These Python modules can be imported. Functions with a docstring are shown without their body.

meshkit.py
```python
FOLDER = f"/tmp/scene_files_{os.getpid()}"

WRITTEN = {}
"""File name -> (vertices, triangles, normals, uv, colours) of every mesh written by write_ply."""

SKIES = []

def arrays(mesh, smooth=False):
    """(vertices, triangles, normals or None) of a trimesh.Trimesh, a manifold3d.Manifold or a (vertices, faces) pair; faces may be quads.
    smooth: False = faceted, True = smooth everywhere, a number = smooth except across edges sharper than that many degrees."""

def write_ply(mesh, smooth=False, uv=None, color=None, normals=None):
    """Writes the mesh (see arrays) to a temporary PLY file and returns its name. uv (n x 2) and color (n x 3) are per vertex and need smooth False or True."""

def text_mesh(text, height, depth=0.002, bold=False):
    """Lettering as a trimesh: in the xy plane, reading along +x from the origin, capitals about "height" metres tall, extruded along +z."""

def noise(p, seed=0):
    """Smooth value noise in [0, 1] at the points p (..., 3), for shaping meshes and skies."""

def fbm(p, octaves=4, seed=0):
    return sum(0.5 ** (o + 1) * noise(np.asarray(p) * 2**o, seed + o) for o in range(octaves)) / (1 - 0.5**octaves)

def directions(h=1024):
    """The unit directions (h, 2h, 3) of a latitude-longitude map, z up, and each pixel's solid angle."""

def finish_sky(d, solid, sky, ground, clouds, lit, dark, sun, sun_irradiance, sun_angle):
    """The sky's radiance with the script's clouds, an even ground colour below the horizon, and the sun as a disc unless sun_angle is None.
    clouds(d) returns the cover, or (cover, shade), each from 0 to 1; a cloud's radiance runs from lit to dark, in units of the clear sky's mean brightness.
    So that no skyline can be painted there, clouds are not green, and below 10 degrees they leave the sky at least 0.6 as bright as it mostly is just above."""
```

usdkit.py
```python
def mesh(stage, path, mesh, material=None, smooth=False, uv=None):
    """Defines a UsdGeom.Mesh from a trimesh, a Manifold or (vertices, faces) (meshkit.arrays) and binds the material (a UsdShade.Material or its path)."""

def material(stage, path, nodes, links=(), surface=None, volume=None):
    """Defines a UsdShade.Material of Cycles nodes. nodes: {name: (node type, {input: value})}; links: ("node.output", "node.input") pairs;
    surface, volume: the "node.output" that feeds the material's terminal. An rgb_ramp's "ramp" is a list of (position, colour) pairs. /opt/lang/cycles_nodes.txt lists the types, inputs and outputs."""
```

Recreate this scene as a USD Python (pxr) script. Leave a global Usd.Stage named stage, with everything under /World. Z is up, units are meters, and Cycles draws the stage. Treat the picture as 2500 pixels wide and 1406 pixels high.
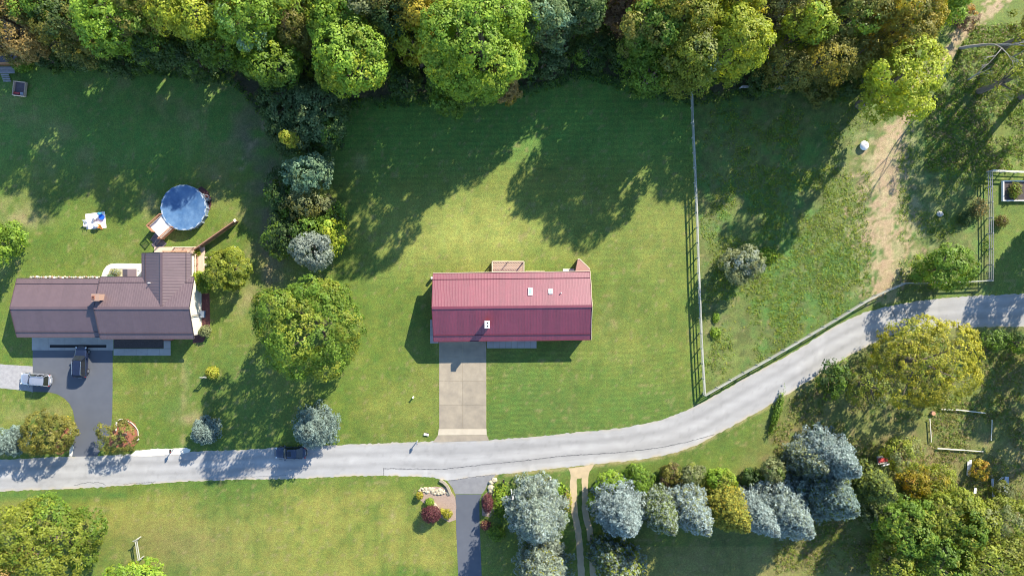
import math, numpy as np, trimesh, shapely, usdkit
from shapely.geometry import Polygon
from pxr import Usd, UsdGeom, UsdLux, UsdShade, Gf, Sdf, Vt
from meshkit import noise

EXPO, SKYS, SUNI = 1.36, 0.122, 1.13
# ------------------------------------------------------------------ camera, sky, sun
stage = Usd.Stage.CreateInMemory()
UsdGeom.SetStageUpAxis(stage, 'Z'); UsdGeom.SetStageMetersPerUnit(stage, 1.0)
UsdGeom.Xform.Define(stage, '/World'); UsdGeom.Scope.Define(stage, '/World/Looks')
CAMH, PX = 105.0, 16.0
cam = UsdGeom.Camera.Define(stage, '/World/camera')
cam.AddTranslateOp().Set(Gf.Vec3d(0, 0, CAMH))
cam.CreateHorizontalApertureAttr(36.0); cam.CreateFocalLengthAttr(18.0 * CAMH / 78.125)
cam.CreateClippingRangeAttr(Gf.Vec2f(1, 5000)); cam.CreateExposureAttr(EXPO)
AZ, EL = math.radians(38.0), math.radians(31.0)
SUN = np.array([math.sin(AZ) * math.cos(EL), math.cos(AZ) * math.cos(EL), math.sin(EL)])
usdkit.material(stage, '/World/Looks/sky_light', {
    's': ('sky_texture', {'sky_type': 'single_scattering', 'sun_disc': False, 'sun_elevation': EL, 'sun_rotation': AZ, 'air_density': 1.0, 'aerosol_density': 0.1, 'ozone_density': 4.0}),
    'b': ('background_shader', {'strength': SKYS})}, [('s.color', 'b.color')], surface='b.background')
dome = UsdLux.DomeLight.Define(stage, '/World/sky')
UsdShade.MaterialBindingAPI.Apply(dome.GetPrim()).Bind(UsdShade.Material.Get(stage, '/World/Looks/sky_light'))
dome.GetPrim().SetCustomDataByKey('kind', 'structure')
sun = UsdLux.DistantLight.Define(stage, '/World/sun')
sun.CreateIntensityAttr(SUNI); sun.CreateAngleAttr(0.5); sun.CreateNormalizeAttr(True); sun.CreateColorAttr(Gf.Vec3f(1.0, 0.915, 0.77))
_x = np.cross([0, 0, 1.0], SUN); _x /= np.linalg.norm(_x); _y = np.cross(SUN, _x)
sun.AddTransformOp().Set(Gf.Matrix4d(*_x, 0, *_y, 0, *SUN, 0, 0, 0, 0, 1))

# ------------------------------------------------------------------ helpers
_used = {}
def numbered(path):
    n = _used.get(path, 0); _used[path] = n + 1
    return path if n == 0 else f'{path}_{n:03d}'
def W(u, v, z=0.0):
    """A point of the photograph (2500 x 1406) at height z, in metres."""
    k = (1 - z / CAMH) / PX
    return np.array([(u - 1250) * k, (703 - v) * k, z])
def tag(p, label=None, cat=None, group=None, kind=None):
    for k, s in (('label', label), ('category', cat), ('group', group), ('kind', kind)):
        if s: p.SetCustomDataByKey(k, s)
    return p
def thing(name, label, cat, loc=(0, 0, 0), rot=0.0, group=None, kind=None):
    x = UsdGeom.Xform.Define(stage, numbered('/World/' + name))
    x.AddTranslateOp().Set(Gf.Vec3d(*map(float, loc))); x.AddRotateZOp().Set(float(rot))
    return tag(x.GetPrim(), label, cat, group, kind)
def M(n): return UsdShade.Material.Get(stage, '/World/Looks/' + n)

class MB:
    """Collects shapes into one mesh."""
    def __init__(s): s.v, s.f, s.n = [], [], 0
    def add(s, v, f):
        f = np.asarray(f)
        if f.shape[1] == 4: f = np.vstack([f[:, [0, 1, 2]], f[:, [0, 2, 3]]])
        s.v.append(np.asarray(v, float)); s.f.append(f + s.n); s.n += len(v); return s
    def box(s, c, size, rz=0.0, rx=0.0, ry=0.0):
        b = trimesh.creation.box(size); v = np.array(b.vertices)
        T = trimesh.transformations.euler_matrix(math.radians(rx), math.radians(ry), math.radians(rz))[:3, :3]
        return s.add(v @ T.T + np.asarray(c, float), b.faces)
    def bb(s, x0, x1, y0, y1, z0, z1): return s.box(((x0 + x1) / 2, (y0 + y1) / 2, (z0 + z1) / 2), (x1 - x0, y1 - y0, z1 - z0))
    def bar(s, a, b, w, h):
        """A board from a to b, w wide and h high."""
        a, b = np.asarray(a, float), np.asarray(b, float); d = b - a; L = np.linalg.norm(d); d /= L
        x = np.cross(d, [0, 0, 1.0]) if abs(d[2]) < .98 else np.array([1.0, 0, 0]); x /= np.linalg.norm(x); z = np.cross(x, d)
        q = trimesh.creation.box((w, L, h)); return s.add(np.array(q.vertices) @ np.stack([x, d, z]) + (a + b) / 2, q.faces)
    def cyl(s, c, r, h, n=12, r2=None, axis='z'):
        """Base centre c, along axis."""
        r2 = r if r2 is None else r2; a = np.arange(n) * 2 * np.pi / n
        ring = np.stack([np.cos(a), np.sin(a)], 1)
        v = np.vstack([np.c_[ring * r, np.zeros(n)], np.c_[ring * r2, np.full(n, h)], [[0, 0, 0], [0, 0, h]]])
        i = np.arange(n); j = (i + 1) % n
        f = np.vstack([np.c_[i, j, j + n], np.c_[i, j + n, i + n], np.c_[j, i, np.full(n, 2 * n)], np.c_[i + n, j + n, np.full(n, 2 * n + 1)]])
        if axis == 'x': v = v[:, [2, 0, 1]]
        if axis == 'y': v = v[:, [1, 2, 0]]
        return s.add(v + np.asarray(c, float), f)
    def tube(s, pts, radii, n=6):
        p = np.asarray(pts, float); radii = np.broadcast_to(radii, (len(p),))
        t = np.gradient(p, axis=0); t /= np.linalg.norm(t, axis=1, keepdims=True) + 1e-9
        a = np.cross(t, np.where(np.abs(t[:, 2:]) < .9, [0, 0, 1.0], [1.0, 0, 0])); a /= np.linalg.norm(a, axis=1, keepdims=True) + 1e-9
        b = np.cross(t, a); an = np.arange(n) * 2 * np.pi / n
        v = (p[:, None] + radii[:, None, None] * (np.cos(an)[None, :, None] * a[:, None] + np.sin(an)[None, :, None] * b[:, None])).reshape(-1, 3)
        i, j = np.meshgrid(np.arange(len(p) - 1), np.arange(n), indexing='ij')
        f = np.stack([i * n + j, i * n + (j + 1) % n, (i + 1) * n + (j + 1) % n, (i + 1) * n + j], -1).reshape(-1, 4)
        return s.add(v, f)
    def prism(s, poly, z0, z1):
        m = trimesh.creation.extrude_polygon(Polygon(poly).buffer(0), z1 - z0, engine='earcut'); m.apply_translation((0, 0, z0))
        return s.add(m.vertices, m.faces)
    def sheet(s, poly, z):
        v, f = trimesh.creation.triangulate_polygon(Polygon(poly).buffer(0), engine='earcut')
        f = np.asarray(f); v = np.c_[v, np.full(len(v), z)]
        fl = np.cross(v[f[:, 1]] - v[f[:, 0]], v[f[:, 2]] - v[f[:, 0]])[:, 2] < 0; f[fl] = f[fl][:, ::-1]
        return s.add(v, f)
    def poly(s, pts): 
        n = len(pts); return s.add(pts, [[0, i, i + 1] for i in range(1, n - 1)])
    def blob(s, c, r, rng, rough=.18, sub=1):
        m = trimesh.creation.icosphere(sub); v = np.array(m.vertices) * (1 + rng.uniform(-rough, rough, (len(m.vertices), 1)))
        return s.add(v * np.asarray(r) + np.asarray(c), m.faces)
    def put(s, name, mat, parent=None, label=None, smooth=False):
        path = numbered((str(parent.GetPath()) if parent else '/World') + '/' + name)
        m = usdkit.mesh(stage, path, (np.vstack(s.v), np.vstack(s.f)), M(mat), smooth=smooth).GetPrim()
        if label and parent: tag(m, label)
        return m
def color_mesh(path, v, f, col, mat, interp, counts=None):
    m = UsdGeom.Mesh.Define(stage, path)
    m.CreatePointsAttr(Vt.Vec3fArray.FromNumpy(np.asarray(v, np.float32)))
    m.CreateFaceVertexCountsAttr(Vt.IntArray.FromNumpy(np.full(len(f), f.shape[1], np.int32)))
    m.CreateFaceVertexIndicesAttr(Vt.IntArray.FromNumpy(np.asarray(f, np.int32).ravel()))
    m.CreateSubdivisionSchemeAttr('none')
    UsdGeom.PrimvarsAPI(m).CreatePrimvar('tone', Sdf.ValueTypeNames.Color3fArray, interp).Set(Vt.Vec3fArray.FromNumpy(np.asarray(col, np.float32)))
    UsdShade.MaterialBindingAPI.Apply(m.GetPrim()).Bind(M(mat))
    return m.GetPrim()
def fb(x, y, s, seed, o=3):
    p = np.stack([x / s, y / s, np.zeros_like(x) + seed * 7.31], -1); t = 0; a = 1.0; tot = 0
    for i in range(o): t = t + a * noise(p * 2 ** i, seed + i); tot += a; a *= .5
    return t / tot
def sstep(a, b, x):
    t = np.clip((x - a) / (b - a), 0, 1); return t * t * (3 - 2 * t)
def pdist(U, V, pts, widths=None):
    """Distance to a polyline, divided by the width at the closest place when widths are given."""
    best = np.full(U.shape, 1e9)
    for k in range(len(pts) - 1):
        a, b = np.array(pts[k], float), np.array(pts[k + 1], float); d = b - a
        t = np.clip(((U - a[0]) * d[0] + (V - a[1]) * d[1]) / (d @ d), 0, 1)
        q = np.hypot(U - a[0] - t * d[0], V - a[1] - t * d[1])
        if widths is not None: q = q / (widths[k] + t * (widths[k + 1] - widths[k]))
        best = np.minimum(best, q)
    return best
def resample(pts, n):
    p = np.asarray(pts, float); s = np.r_[0, np.cumsum(np.linalg.norm(np.diff(p, axis=0), axis=1))]
    t = np.linspace(0, s[-1], n); return np.stack([np.interp(t, s, p[:, k]) for k in range(p.shape[1])], 1)
def smooth_line(pts, n):
    from scipy.interpolate import PchipInterpolator
    p = np.asarray(pts, float); s = np.r_[0, np.cumsum(np.linalg.norm(np.diff(p, axis=0), axis=1))]
    t = np.linspace(0, s[-1], n); return np.stack([PchipInterpolator(s, p[:, k])(t) for k in range(p.shape[1])], 1)

# ------------------------------------------------------------------ materials
def pmat(name, c1, c2=None, scale=3.0, rough=.7, bump=0.0, bscale=20.0, metal=0.0, spec=.4, rnd=0.0, coat=0.0, fine=0.0, cior=1.5, crough=.05):
    """Two tones mixed by noise in object space, fine grain, relief, and a shift of tone from piece to piece."""
    c2 = c2 or c1
    nodes = {'g': ('texture_coordinate', {}), 'n': ('noise_texture', {'scale': scale, 'detail': 5, 'roughness': .6}),
             'r': ('map_range', {'from_min': .3, 'from_max': .7, 'clamp': True}), 'm': ('mix', {'color1': c1, 'color2': c2}),
             'p': ('principled_bsdf', {'roughness': rough, 'metallic': metal, 'specular_ior_level': spec, 'coat_weight': coat, 'coat_ior': cior, 'coat_roughness': crough})}
    L = [('g.object', 'n.vector'), ('n.fac', 'r.value'), ('r.result', 'm.fac')]
    out = 'm.color'
    if rnd:
        nodes |= {'oi': ('object_info', {}), 'rr': ('map_range', {'to_min': 1 - rnd, 'to_max': 1 + rnd}), 'h': ('hsv', {})}
        L += [('oi.random', 'rr.value'), ('rr.result', 'h.value'), (out, 'h.color')]; out = 'h.color'
    if fine:
        nodes |= {'fn': ('noise_texture', {'scale': bscale, 'detail': 3}), 'fr': ('map_range', {'from_min': .25, 'from_max': .75, 'to_min': 1 - fine, 'to_max': 1 + fine}), 'fh': ('hsv', {})}
        L += [('g.object', 'fn.vector'), ('fn.fac', 'fr.value'), ('fr.result', 'fh.value'), (out, 'fh.color')]; out = 'fh.color'
    L.append((out, 'p.base_color'))
    if bump:
        nodes |= {'bn': ('noise_texture', {'scale': bscale, 'detail': 4}), 'b': ('bump', {'strength': 1.0, 'distance': bump})}
        L += [('g.object', 'bn.vector'), ('bn.fac', 'b.height'), ('b.normal', 'p.normal')]
    return usdkit.material(stage, '/World/Looks/' + name, nodes, L, surface='p.BSDF')
# ground: the cover's colour and some painted light from the mesh, with blades and clods from noise
usdkit.material(stage, '/World/Looks/ground_cover', {
    'a': ('attribute', {'attribute': 'tone'}), 'g': ('geometry', {}),
    'n1': ('noise_texture', {'scale': 5.5, 'detail': 3, 'roughness': .65}), 'r1': ('map_range', {'from_min': .25, 'from_max': .75, 'to_min': .62, 'to_max': 1.38}),
    'n3': ('noise_texture', {'scale': 2.3, 'detail': 6, 'roughness': .8}), 'r3': ('map_range', {'from_min': .3, 'from_max': .7, 'to_min': .70, 'to_max': 1.30}), 'mm': ('math', {'math_type': 'multiply'}),
    'n2': ('noise_texture', {'scale': .8, 'detail': 5, 'roughness': .75}), 'r2': ('map_range', {'from_min': .3, 'from_max': .7, 'to_min': .472, 'to_max': .522}),
    'h': ('hsv', {}), 'bn': ('noise_texture', {'scale': 9, 'detail': 4}), 'b': ('bump', {'strength': .8, 'distance': .10}),
    'p': ('principled_bsdf', {'roughness': .75, 'specular_ior_level': .38})},
    [('g.position', 'n1.vector'), ('g.position', 'n2.vector'), ('g.position', 'bn.vector'), ('n1.fac', 'r1.value'), ('n2.fac', 'r2.value'), ('r2.result', 'h.hue'),
     ('g.position', 'n3.vector'), ('n3.fac', 'r3.value'), ('r1.result', 'mm.value1'), ('r3.result', 'mm.value2'), ('mm.value', 'h.value'), ('a.color', 'h.color'), ('h.color', 'p.base_color'), ('bn.fac', 'b.height'), ('b.normal', 'p.normal')], surface='p.BSDF')
usdkit.material(stage, '/World/Looks/road_gravel', {
    'a': ('attribute', {'attribute': 'tone'}), 'g': ('geometry', {}),
    'n1': ('noise_texture', {'scale': 14, 'detail': 3, 'roughness': .7}), 'r1': ('map_range', {'from_min': .25, 'from_max': .75, 'to_min': .88, 'to_max': 1.12}),
    'h': ('hsv', {}), 'b': ('bump', {'strength': .5, 'distance': .02}), 'p': ('principled_bsdf', {'roughness': .8, 'specular_ior_level': .3})},
    [('g.position', 'n1.vector'), ('n1.fac', 'r1.value'), ('r1.result', 'h.value'), ('a.color', 'h.color'), ('h.color', 'p.base_color'), ('n1.fac', 'b.height'), ('b.normal', 'p.normal')], surface='p.BSDF')
def leafmat(name, trans, rough):
    usdkit.material(stage, '/World/Looks/' + name, {
        'a': ('attribute', {'attribute': 'tone'}), 'p': ('principled_bsdf', {'roughness': rough, 'specular_ior_level': .22}),
        't': ('translucent_bsdf', {}), 'h': ('hsv', {'hue': .485, 'saturation': 1.1, 'value': 1.2}), 'm': ('mix_closure', {'fac': trans})},
        [('a.color', 'p.base_color'), ('a.color', 'h.color'), ('h.color', 't.color'), ('p.BSDF', 'm.closure1'), ('t.BSDF', 'm.closure2')], surface='m.closure')
leafmat('leaves', .36, .5); leafmat('needles', .18, .7)
pmat('bark', (.10, .075, .05), (.16, .13, .10), 6, .9, .03, 14)
pmat('dead_bark', (.22, .19, .16), (.33, .30, .26), 5, .9, .02, 14)
pmat('asphalt', (.085, .092, .108), (.098, .106, .122), .6, .55, .004, 60, fine=.10, spec=.5)
pmat('asphalt_old', (.17, .17, .175), (.22, .22, .22), 1.2, .8, .006, 40, fine=.1)
pmat('tar', (.05, .05, .055), (.075, .075, .08), 3, .7)
pmat('drain', (.012, .012, .014), None, 3, .8)
pmat('concrete', (.33, .28, .205), (.24, .205, .155), .7, .85, .004, 40, rnd=.07, fine=.10)
pmat('concrete_grey', (.38, .37, .34), (.30, .295, .28), .9, .85, .004, 40, rnd=.05, fine=.06)
pmat('concrete_white', (.72, .68, .58), (.62, .58, .49), 1.2, .85, .004, 40, fine=.05)
pmat('gravel', (.36, .35, .34), (.27, .26, .26), 2.0, .9, .02, 25, fine=.2)
pmat('sand_track', (.48, .37, .23), (.38, .31, .19), 1.0, .95, .02, 20, fine=.18)
pmat('roof_red', (.150, .014, .030), (.175, .019, .038), .5, .56, spec=.5, rnd=.09, coat=.58, cior=2.0, crough=.47, fine=.06, bscale=2.0)
pmat('roof_brown', (.098, .062, .066), (.112, .072, .076), .5, .56, spec=.5, rnd=.05, coat=.42, cior=1.8, crough=.48, fine=.07, bscale=1.6)
pmat('roof_dark', (.05, .05, .07), (.08, .075, .09), 1.5, .8, .01, 30)
pmat('trim_red', (.10, .02, .03), None, 3, .5)
pmat('trim_brown', (.07, .05, .055), None, 3, .5)
pmat('trim_white', (.72, .70, .66), (.66, .64, .60), 3, .6)
pmat('siding', (.70, .66, .56), (.62, .58, .49), 2, .7)
pmat('brick_red', (.30, .12, .08), (.22, .09, .06), 9, .85, .01, 30)
pmat('brick_tan', (.36, .235, .175), (.29, .185, .14), 8, .85, .01, 30)
pmat('black_hole', (.01, .01, .01), None, 3, .9)
pmat('skylight_glass', (.25, .38, .42), (.30, .42, .46), 3, .15, spec=.8)
pmat('wood_deck', (.36, .19, .12), (.28, .15, .10), 4, .8, rnd=.14)
pmat('wood_floor', (.62, .45, .34), (.54, .39, .30), 4, .8, rnd=.10)
pmat('wood_pale', (.74, .68, .60), (.66, .60, .53), 4, .8, rnd=.06)
pmat('wood_brown', (.22, .11, .055), (.16, .08, .045), 4, .85, rnd=.15)
pmat('wood_orange', (.42, .20, .11), (.34, .16, .09), 4, .8, rnd=.12)
pmat('wood_purple', (.13, .10, .11), (.18, .15, .16), 4, .85, rnd=.15)
pmat('wood_weathered', (.40, .40, .34), (.30, .30, .25), 3, .9, .006, 20, rnd=.15)
pmat('wood_grey', (.26, .25, .25), (.34, .33, .33), 3, .9, rnd=.12)
pmat('board_white', (.70, .66, .55), (.55, .52, .42), 2, .8, rnd=.1)
pmat('paint_white', (.78, .77, .74), (.72, .71, .68), 4, .5)
pmat('plastic_blue', (.02, .10, .55), (.03, .16, .65), 4, .35)
pmat('plastic_cyan', (.08, .40, .60), (.12, .48, .65), 4, .35)
pmat('plastic_orange', (.70, .22, .03), (.75, .30, .06), 4, .4)
pmat('cloth_white', (.80, .74, .70), (.74, .68, .66), 4, .9)
pmat('pool_cover', (.040, .105, .225), (.115, .205, .33), .7, .30, .04, 2.0, spec=.8)
pmat('concrete_pale', (.47, .41, .31), (.40, .345, .26), 1.0, .85, .004, 40, fine=.06)
pmat('pool_rim', (.40, .45, .50), (.34, .40, .46), 3, .45)
pmat('pool_wall', (.20, .26, .34), (.15, .20, .28), 3, .5)
pmat('mulch_maroon', (.09, .035, .035), (.14, .06, .055), 5, .95, .04, 25, fine=.25)
pmat('mulch_orange', (.34, .13, .075), (.26, .10, .06), 5, .95, .04, 25, fine=.2)
pmat('mulch_beige', (.36, .27, .215), (.28, .205, .16), 4, .95, .04, 22, fine=.25)
pmat('soil', (.055, .045, .045), (.09, .075, .07), 5, .95, .05, 20, fine=.2)
pmat('rock_pale', (.52, .45, .30), (.36, .31, .22), 4, .9, .02, 12, rnd=.15)
pmat('rock_grey', (.34, .33, .31), (.44, .43, .40), 4, .9, .02, 12, rnd=.12)
pmat('stump_wood', (.50, .26, .16), (.42, .22, .13), 8, .9)
pmat('car_silver', (.40, .42, .46), (.42, .44, .48), 1, .28, metal=.55, coat=.8)
pmat('car_navy', (.008, .012, .03), (.010, .015, .036), 1, .22, coat=1.0, spec=.6)
pmat('car_blue', (.035, .05, .085), (.04, .055, .092), 1, .25, metal=.3, coat=1.0)
pmat('car_glass', (.012, .014, .016), None, 1, .06, spec=.9)
pmat('tyre', (.012, .012, .013), None, 8, .85)
pmat('rim_metal', (.55, .56, .58), None, 3, .3, metal=.9)
pmat('chrome', (.75, .76, .78), None, 3, .2, metal=.9)
pmat('plastic_black', (.015, .015, .016), None, 5, .55)
pmat('lamp_red', (.40, .02, .02), None, 3, .2)
pmat('lamp_clear', (.75, .77, .78), None, 3, .12)
pmat('metal_grey', (.30, .31, .32), (.38, .39, .40), 4, .45, metal=.5)
pmat('stone_white', (.76, .75, .72), (.66, .65, .62), 5, .9, .02, 12)
pmat('panel_red', (.55, .06, .06), (.45, .08, .07), 4, .6)
pmat('panel_blue', (.27, .32, .39), (.34, .38, .43), 4, .5)
pmat('trim_tan', (.70, .58, .42), None, 3, .7)
pmat('wall_brown', (.40, .22, .17), (.34, .19, .15), 4, .85)
# ------------------------------------------------------------------ ground
def make_ground():
    xs = np.r_[np.linspace(-900, -92, 28)[:-1], np.arange(-92, 92.01, .38), np.linspace(92, 900, 28)[1:]]
    ys = np.r_[np.linspace(-900, -54, 28)[:-1], np.arange(-54, 54.01, .38), np.linspace(54, 900, 28)[1:]]
    X, Y = np.meshgrid(xs, ys); U, V = X * PX + 1250, 703 - Y * PX
    nA, nB, nC, nD = fb(X, Y, 9, 1), fb(X, Y, 2.6, 5), fb(X, Y, .9, 9, 2), fb(X, Y, 22, 13)
    mix = lambda c, d, t: c + (np.array(d) - c) * np.clip(t, 0, 1)[..., None]
    C = np.zeros(X.shape + (3,)) + np.array([.090, .148, .016])
    C = mix(C, [.148, .172, .027], sstep(.35, .72, .55 * nA + .45 * nB))
    C = mix(C, [.068, .128, .018], .8 * sstep(.52, .72, nD * .6 + nB * .4))
    C = mix(C, [.092, .200, .030], .85 * sstep(470, 330, V + 60 * (nA - .5)) * (U < 1715) * sstep(130, 200, V))  # lighter green painted into the upper lawn to lift the tree shade there
    # mown stripes
    z1 = (U > 1185) & (U < 1712) & (V > 850) & (V < 1080)
    s1 = np.sin((V + .00035 * (U - 1400) ** 2 + 6 * nA) / 12.5 * 2 * np.pi)
    C *= (1 + .16 * np.where(z1, s1, 0))[..., None]
    z2 = (U > 800) & (U < 1700) & (V > 230) & (V < 700)
    C *= (1 + .11 * np.where(z2, np.sin((V + .02 * U + 9 * nA) / 15 * 2 * np.pi), 0))[..., None]
    z3 = (U > 100) & (U < 1110) & (V > 1195)
    C *= (1 + .10 * np.where(z3, np.sin((U * .98 + V * .1 + 6 * nA) / 26 * 2 * np.pi), 0))[..., None]
    for u0 in (1395, 1406, 447, 668):                                    # wheel lines over the lawns
        C = mix(C, [.19, .19, .055], .45 * np.exp(-((U - u0 - 7 * (nA - .5)) / 3.2) ** 2) * ((V > 870) & (V < 1060) if u0 > 1000 else (V > 880) & (V < 1400)) * sstep(.3, .6, nB))
    # lawn of the red house: backscattered sun brightness painted in as a paler, yellower blob
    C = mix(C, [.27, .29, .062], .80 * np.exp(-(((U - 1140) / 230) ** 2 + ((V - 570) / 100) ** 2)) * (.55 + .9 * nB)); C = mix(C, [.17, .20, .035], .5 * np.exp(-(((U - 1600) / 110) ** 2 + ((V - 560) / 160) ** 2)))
    C = mix(C, [.085, .150, .022], .45 * np.exp(-(((U - 1480) / 160) ** 2 + ((V - 940) / 110) ** 2)))
    # front lawn south of the road
    low = sstep(1180, 1215, V) * (U < 1120)
    C = mix(C, [.215, .210, .040], .70 * low * (.6 + .8 * nB) * sstep(.33, .62, .6 * nA + .4 * nB) * .95)
    C = mix(C, [.070, .140, .020], np.exp(-((V - 1208) / 13) ** 2) * (U < 310) * .9)
    C = mix(C, [.18, .15, .05], .6 * np.exp(-(((U - 420) / 150) ** 2 + ((V - 1330) / 60) ** 2)))
    # left yard: tan, trodden and thin in streaks
    left = (U < 690) & (V < 690) & (V > 150)
    C = mix(C, [.19, .18, .062], .65 * left * sstep(.50, .70, .5 * nA + .5 * nB))
    C = mix(C, [.125, .105, .062], .8 * np.exp(-(pdist(U, V, [(690, 200), (610, 330), (650, 420), (665, 560), (640, 680)]) / 48) ** 2) * sstep(.30, .6, nB))
    C = mix(C, [.30, .24, .13], .7 * np.exp(-(pdist(U, V, [(650, 300), (600, 370), (590, 410)]) / 7) ** 2) * sstep(.42, .62, nC))
    for (u, v, ru, rv, a) in ((612, 742, 46, 32, .8), (65, 535, 55, 22, .75), (470, 1020, 42, 16, .9), (486, 1028, 22, 10, .8), (365, 505, 20, 32, .6), (415, 560, 30, 25, .25), (100, 1010, 70, 26, .6),
                              (450, 950, 10, 60, .5), (448, 1075, 8, 14, .7), (1300, 720, 190, 80, .0), (1480, 770, 30, 50, .3), (640, 640, 30, 40, .4), (45, 500, 60, 40, .4), (935, 1178, 12, 6, .8), (958, 1255, 6, 12, .8),
                              (1030, 1290, 9, 6, .6), (236, 1219, 6, 5, .9), (240, 1243, 26, 6, .7), (880, 395, 18, 26, .5), (1340, 1195, 60, 30, .2), (2120, 1075, 60, 30, .7), (2070, 985, 40, 20, .8), (2385, 1075, 26, 16, .6)):
        C = mix(C, [.27, .225, .10], a * np.exp(-(((U - u) / ru) ** 2 + ((V - v) / rv) ** 2)) * sstep(.28, .6, nC * .5 + nB * .5))
    # paddock: rougher, browner, with lush clumps
    road_up = np.interp(U, [1700, 1760, 1850, 1950, 2050, 2120, 2200, 2300, 2500], [985, 950, 900, 845, 785, 752, 735, 721, 712])
    fx = np.interp(V, [230, 640, 970], [1692, 1706, 1722])
    pad = sstep(-2, 4, U - fx) * (V < road_up) * (V > 150) * sstep(2432, 2422, U + 0 * V)
    C = mix(C, [.120, .150, .036], .75 * pad)
    C = mix(C, [.19, .165, .075], pad * sstep(.50, .68, .45 * nA + .55 * nB) * .8)
    C = mix(C, [.055, .125, .018], pad * sstep(.48, .62, .3 * nD + .45 * nB + .25 * nC) * .9)
    C = mix(C, [.060, .135, .020], .75 * pad * np.exp(-(((U - 1960) / 110) ** 2 + ((V - 640) / 110) ** 2)) * sstep(.34, .6, nB))
    C *= (1 + pad * (.55 * (nC - .5) + .5 * (fb(X, Y, .45, 55, 2) - .5)))[..., None]
    nF = fb(X, Y, .42, 61, 2); tr = pdist(U, V, [(2490, -60), (2400, 40), (2335, 95), (2262, 215), (2205, 290), (2160, 370), (2150, 450), (2160, 540), (2172, 620), (2150, 700)], [24, 20, 16, 15, 26, 42, 58, 66, 58, 36])
    C = mix(C, [.36, .27, .15], sstep(1.0, .25, tr + 2.2 * (nC - .5) + 1.8 * (nB - .5) + 2.2 * (nF - .5)) * (V < road_up - 3))
    C = mix(C, [.36, .29, .16], .6 * pad * sstep(2.6, .8, tr) * sstep(.56, .66, nC))
    # the lane's verges and the wild ground in the south-east
    low_e = np.interp(U, [1100, 1200, 1330, 1480, 1600, 1690, 1750, 1850, 1950, 2050, 2150, 2300, 2500], [1172, 1160, 1146, 1131, 1116, 1091, 1061, 1006, 946, 883, 831, 801, 797])
    se = (V > low_e) & (U > 1440)
    C = mix(C, [.30, .25, .11], (U > 1180) * np.exp(-((V - low_e - 2) / 5) ** 2) * .8 * sstep(.25, .5, nC))
    wild = sstep(0, 60, (U - 1880) * .6 + (V - 900) * .4 - 20) * se
    C = mix(C, [.14, .15, .038], .7 * wild); C = mix(C, [.20, .16, .065], wild * sstep(.50, .66, .5 * nB + .5 * nA)); C = mix(C, [.06, .115, .018], wild * sstep(.54, .66, .6 * nB + .4 * nC) * .8)
    C *= (1 + wild * .5 * (nC - .5))[..., None]
    C = mix(C, [.19, .19, .05], .7 * (V > 1330) * (U > 1560) * (U < 2010))
    # forest floor
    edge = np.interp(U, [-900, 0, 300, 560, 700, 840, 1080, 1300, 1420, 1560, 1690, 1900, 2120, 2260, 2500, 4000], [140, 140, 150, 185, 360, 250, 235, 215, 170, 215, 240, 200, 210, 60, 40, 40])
    C = mix(C, [.060, .047, .026], sstep(12, -14, V - edge + 26 * (nB - .5)) * (U < 2330) * .92)
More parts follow.
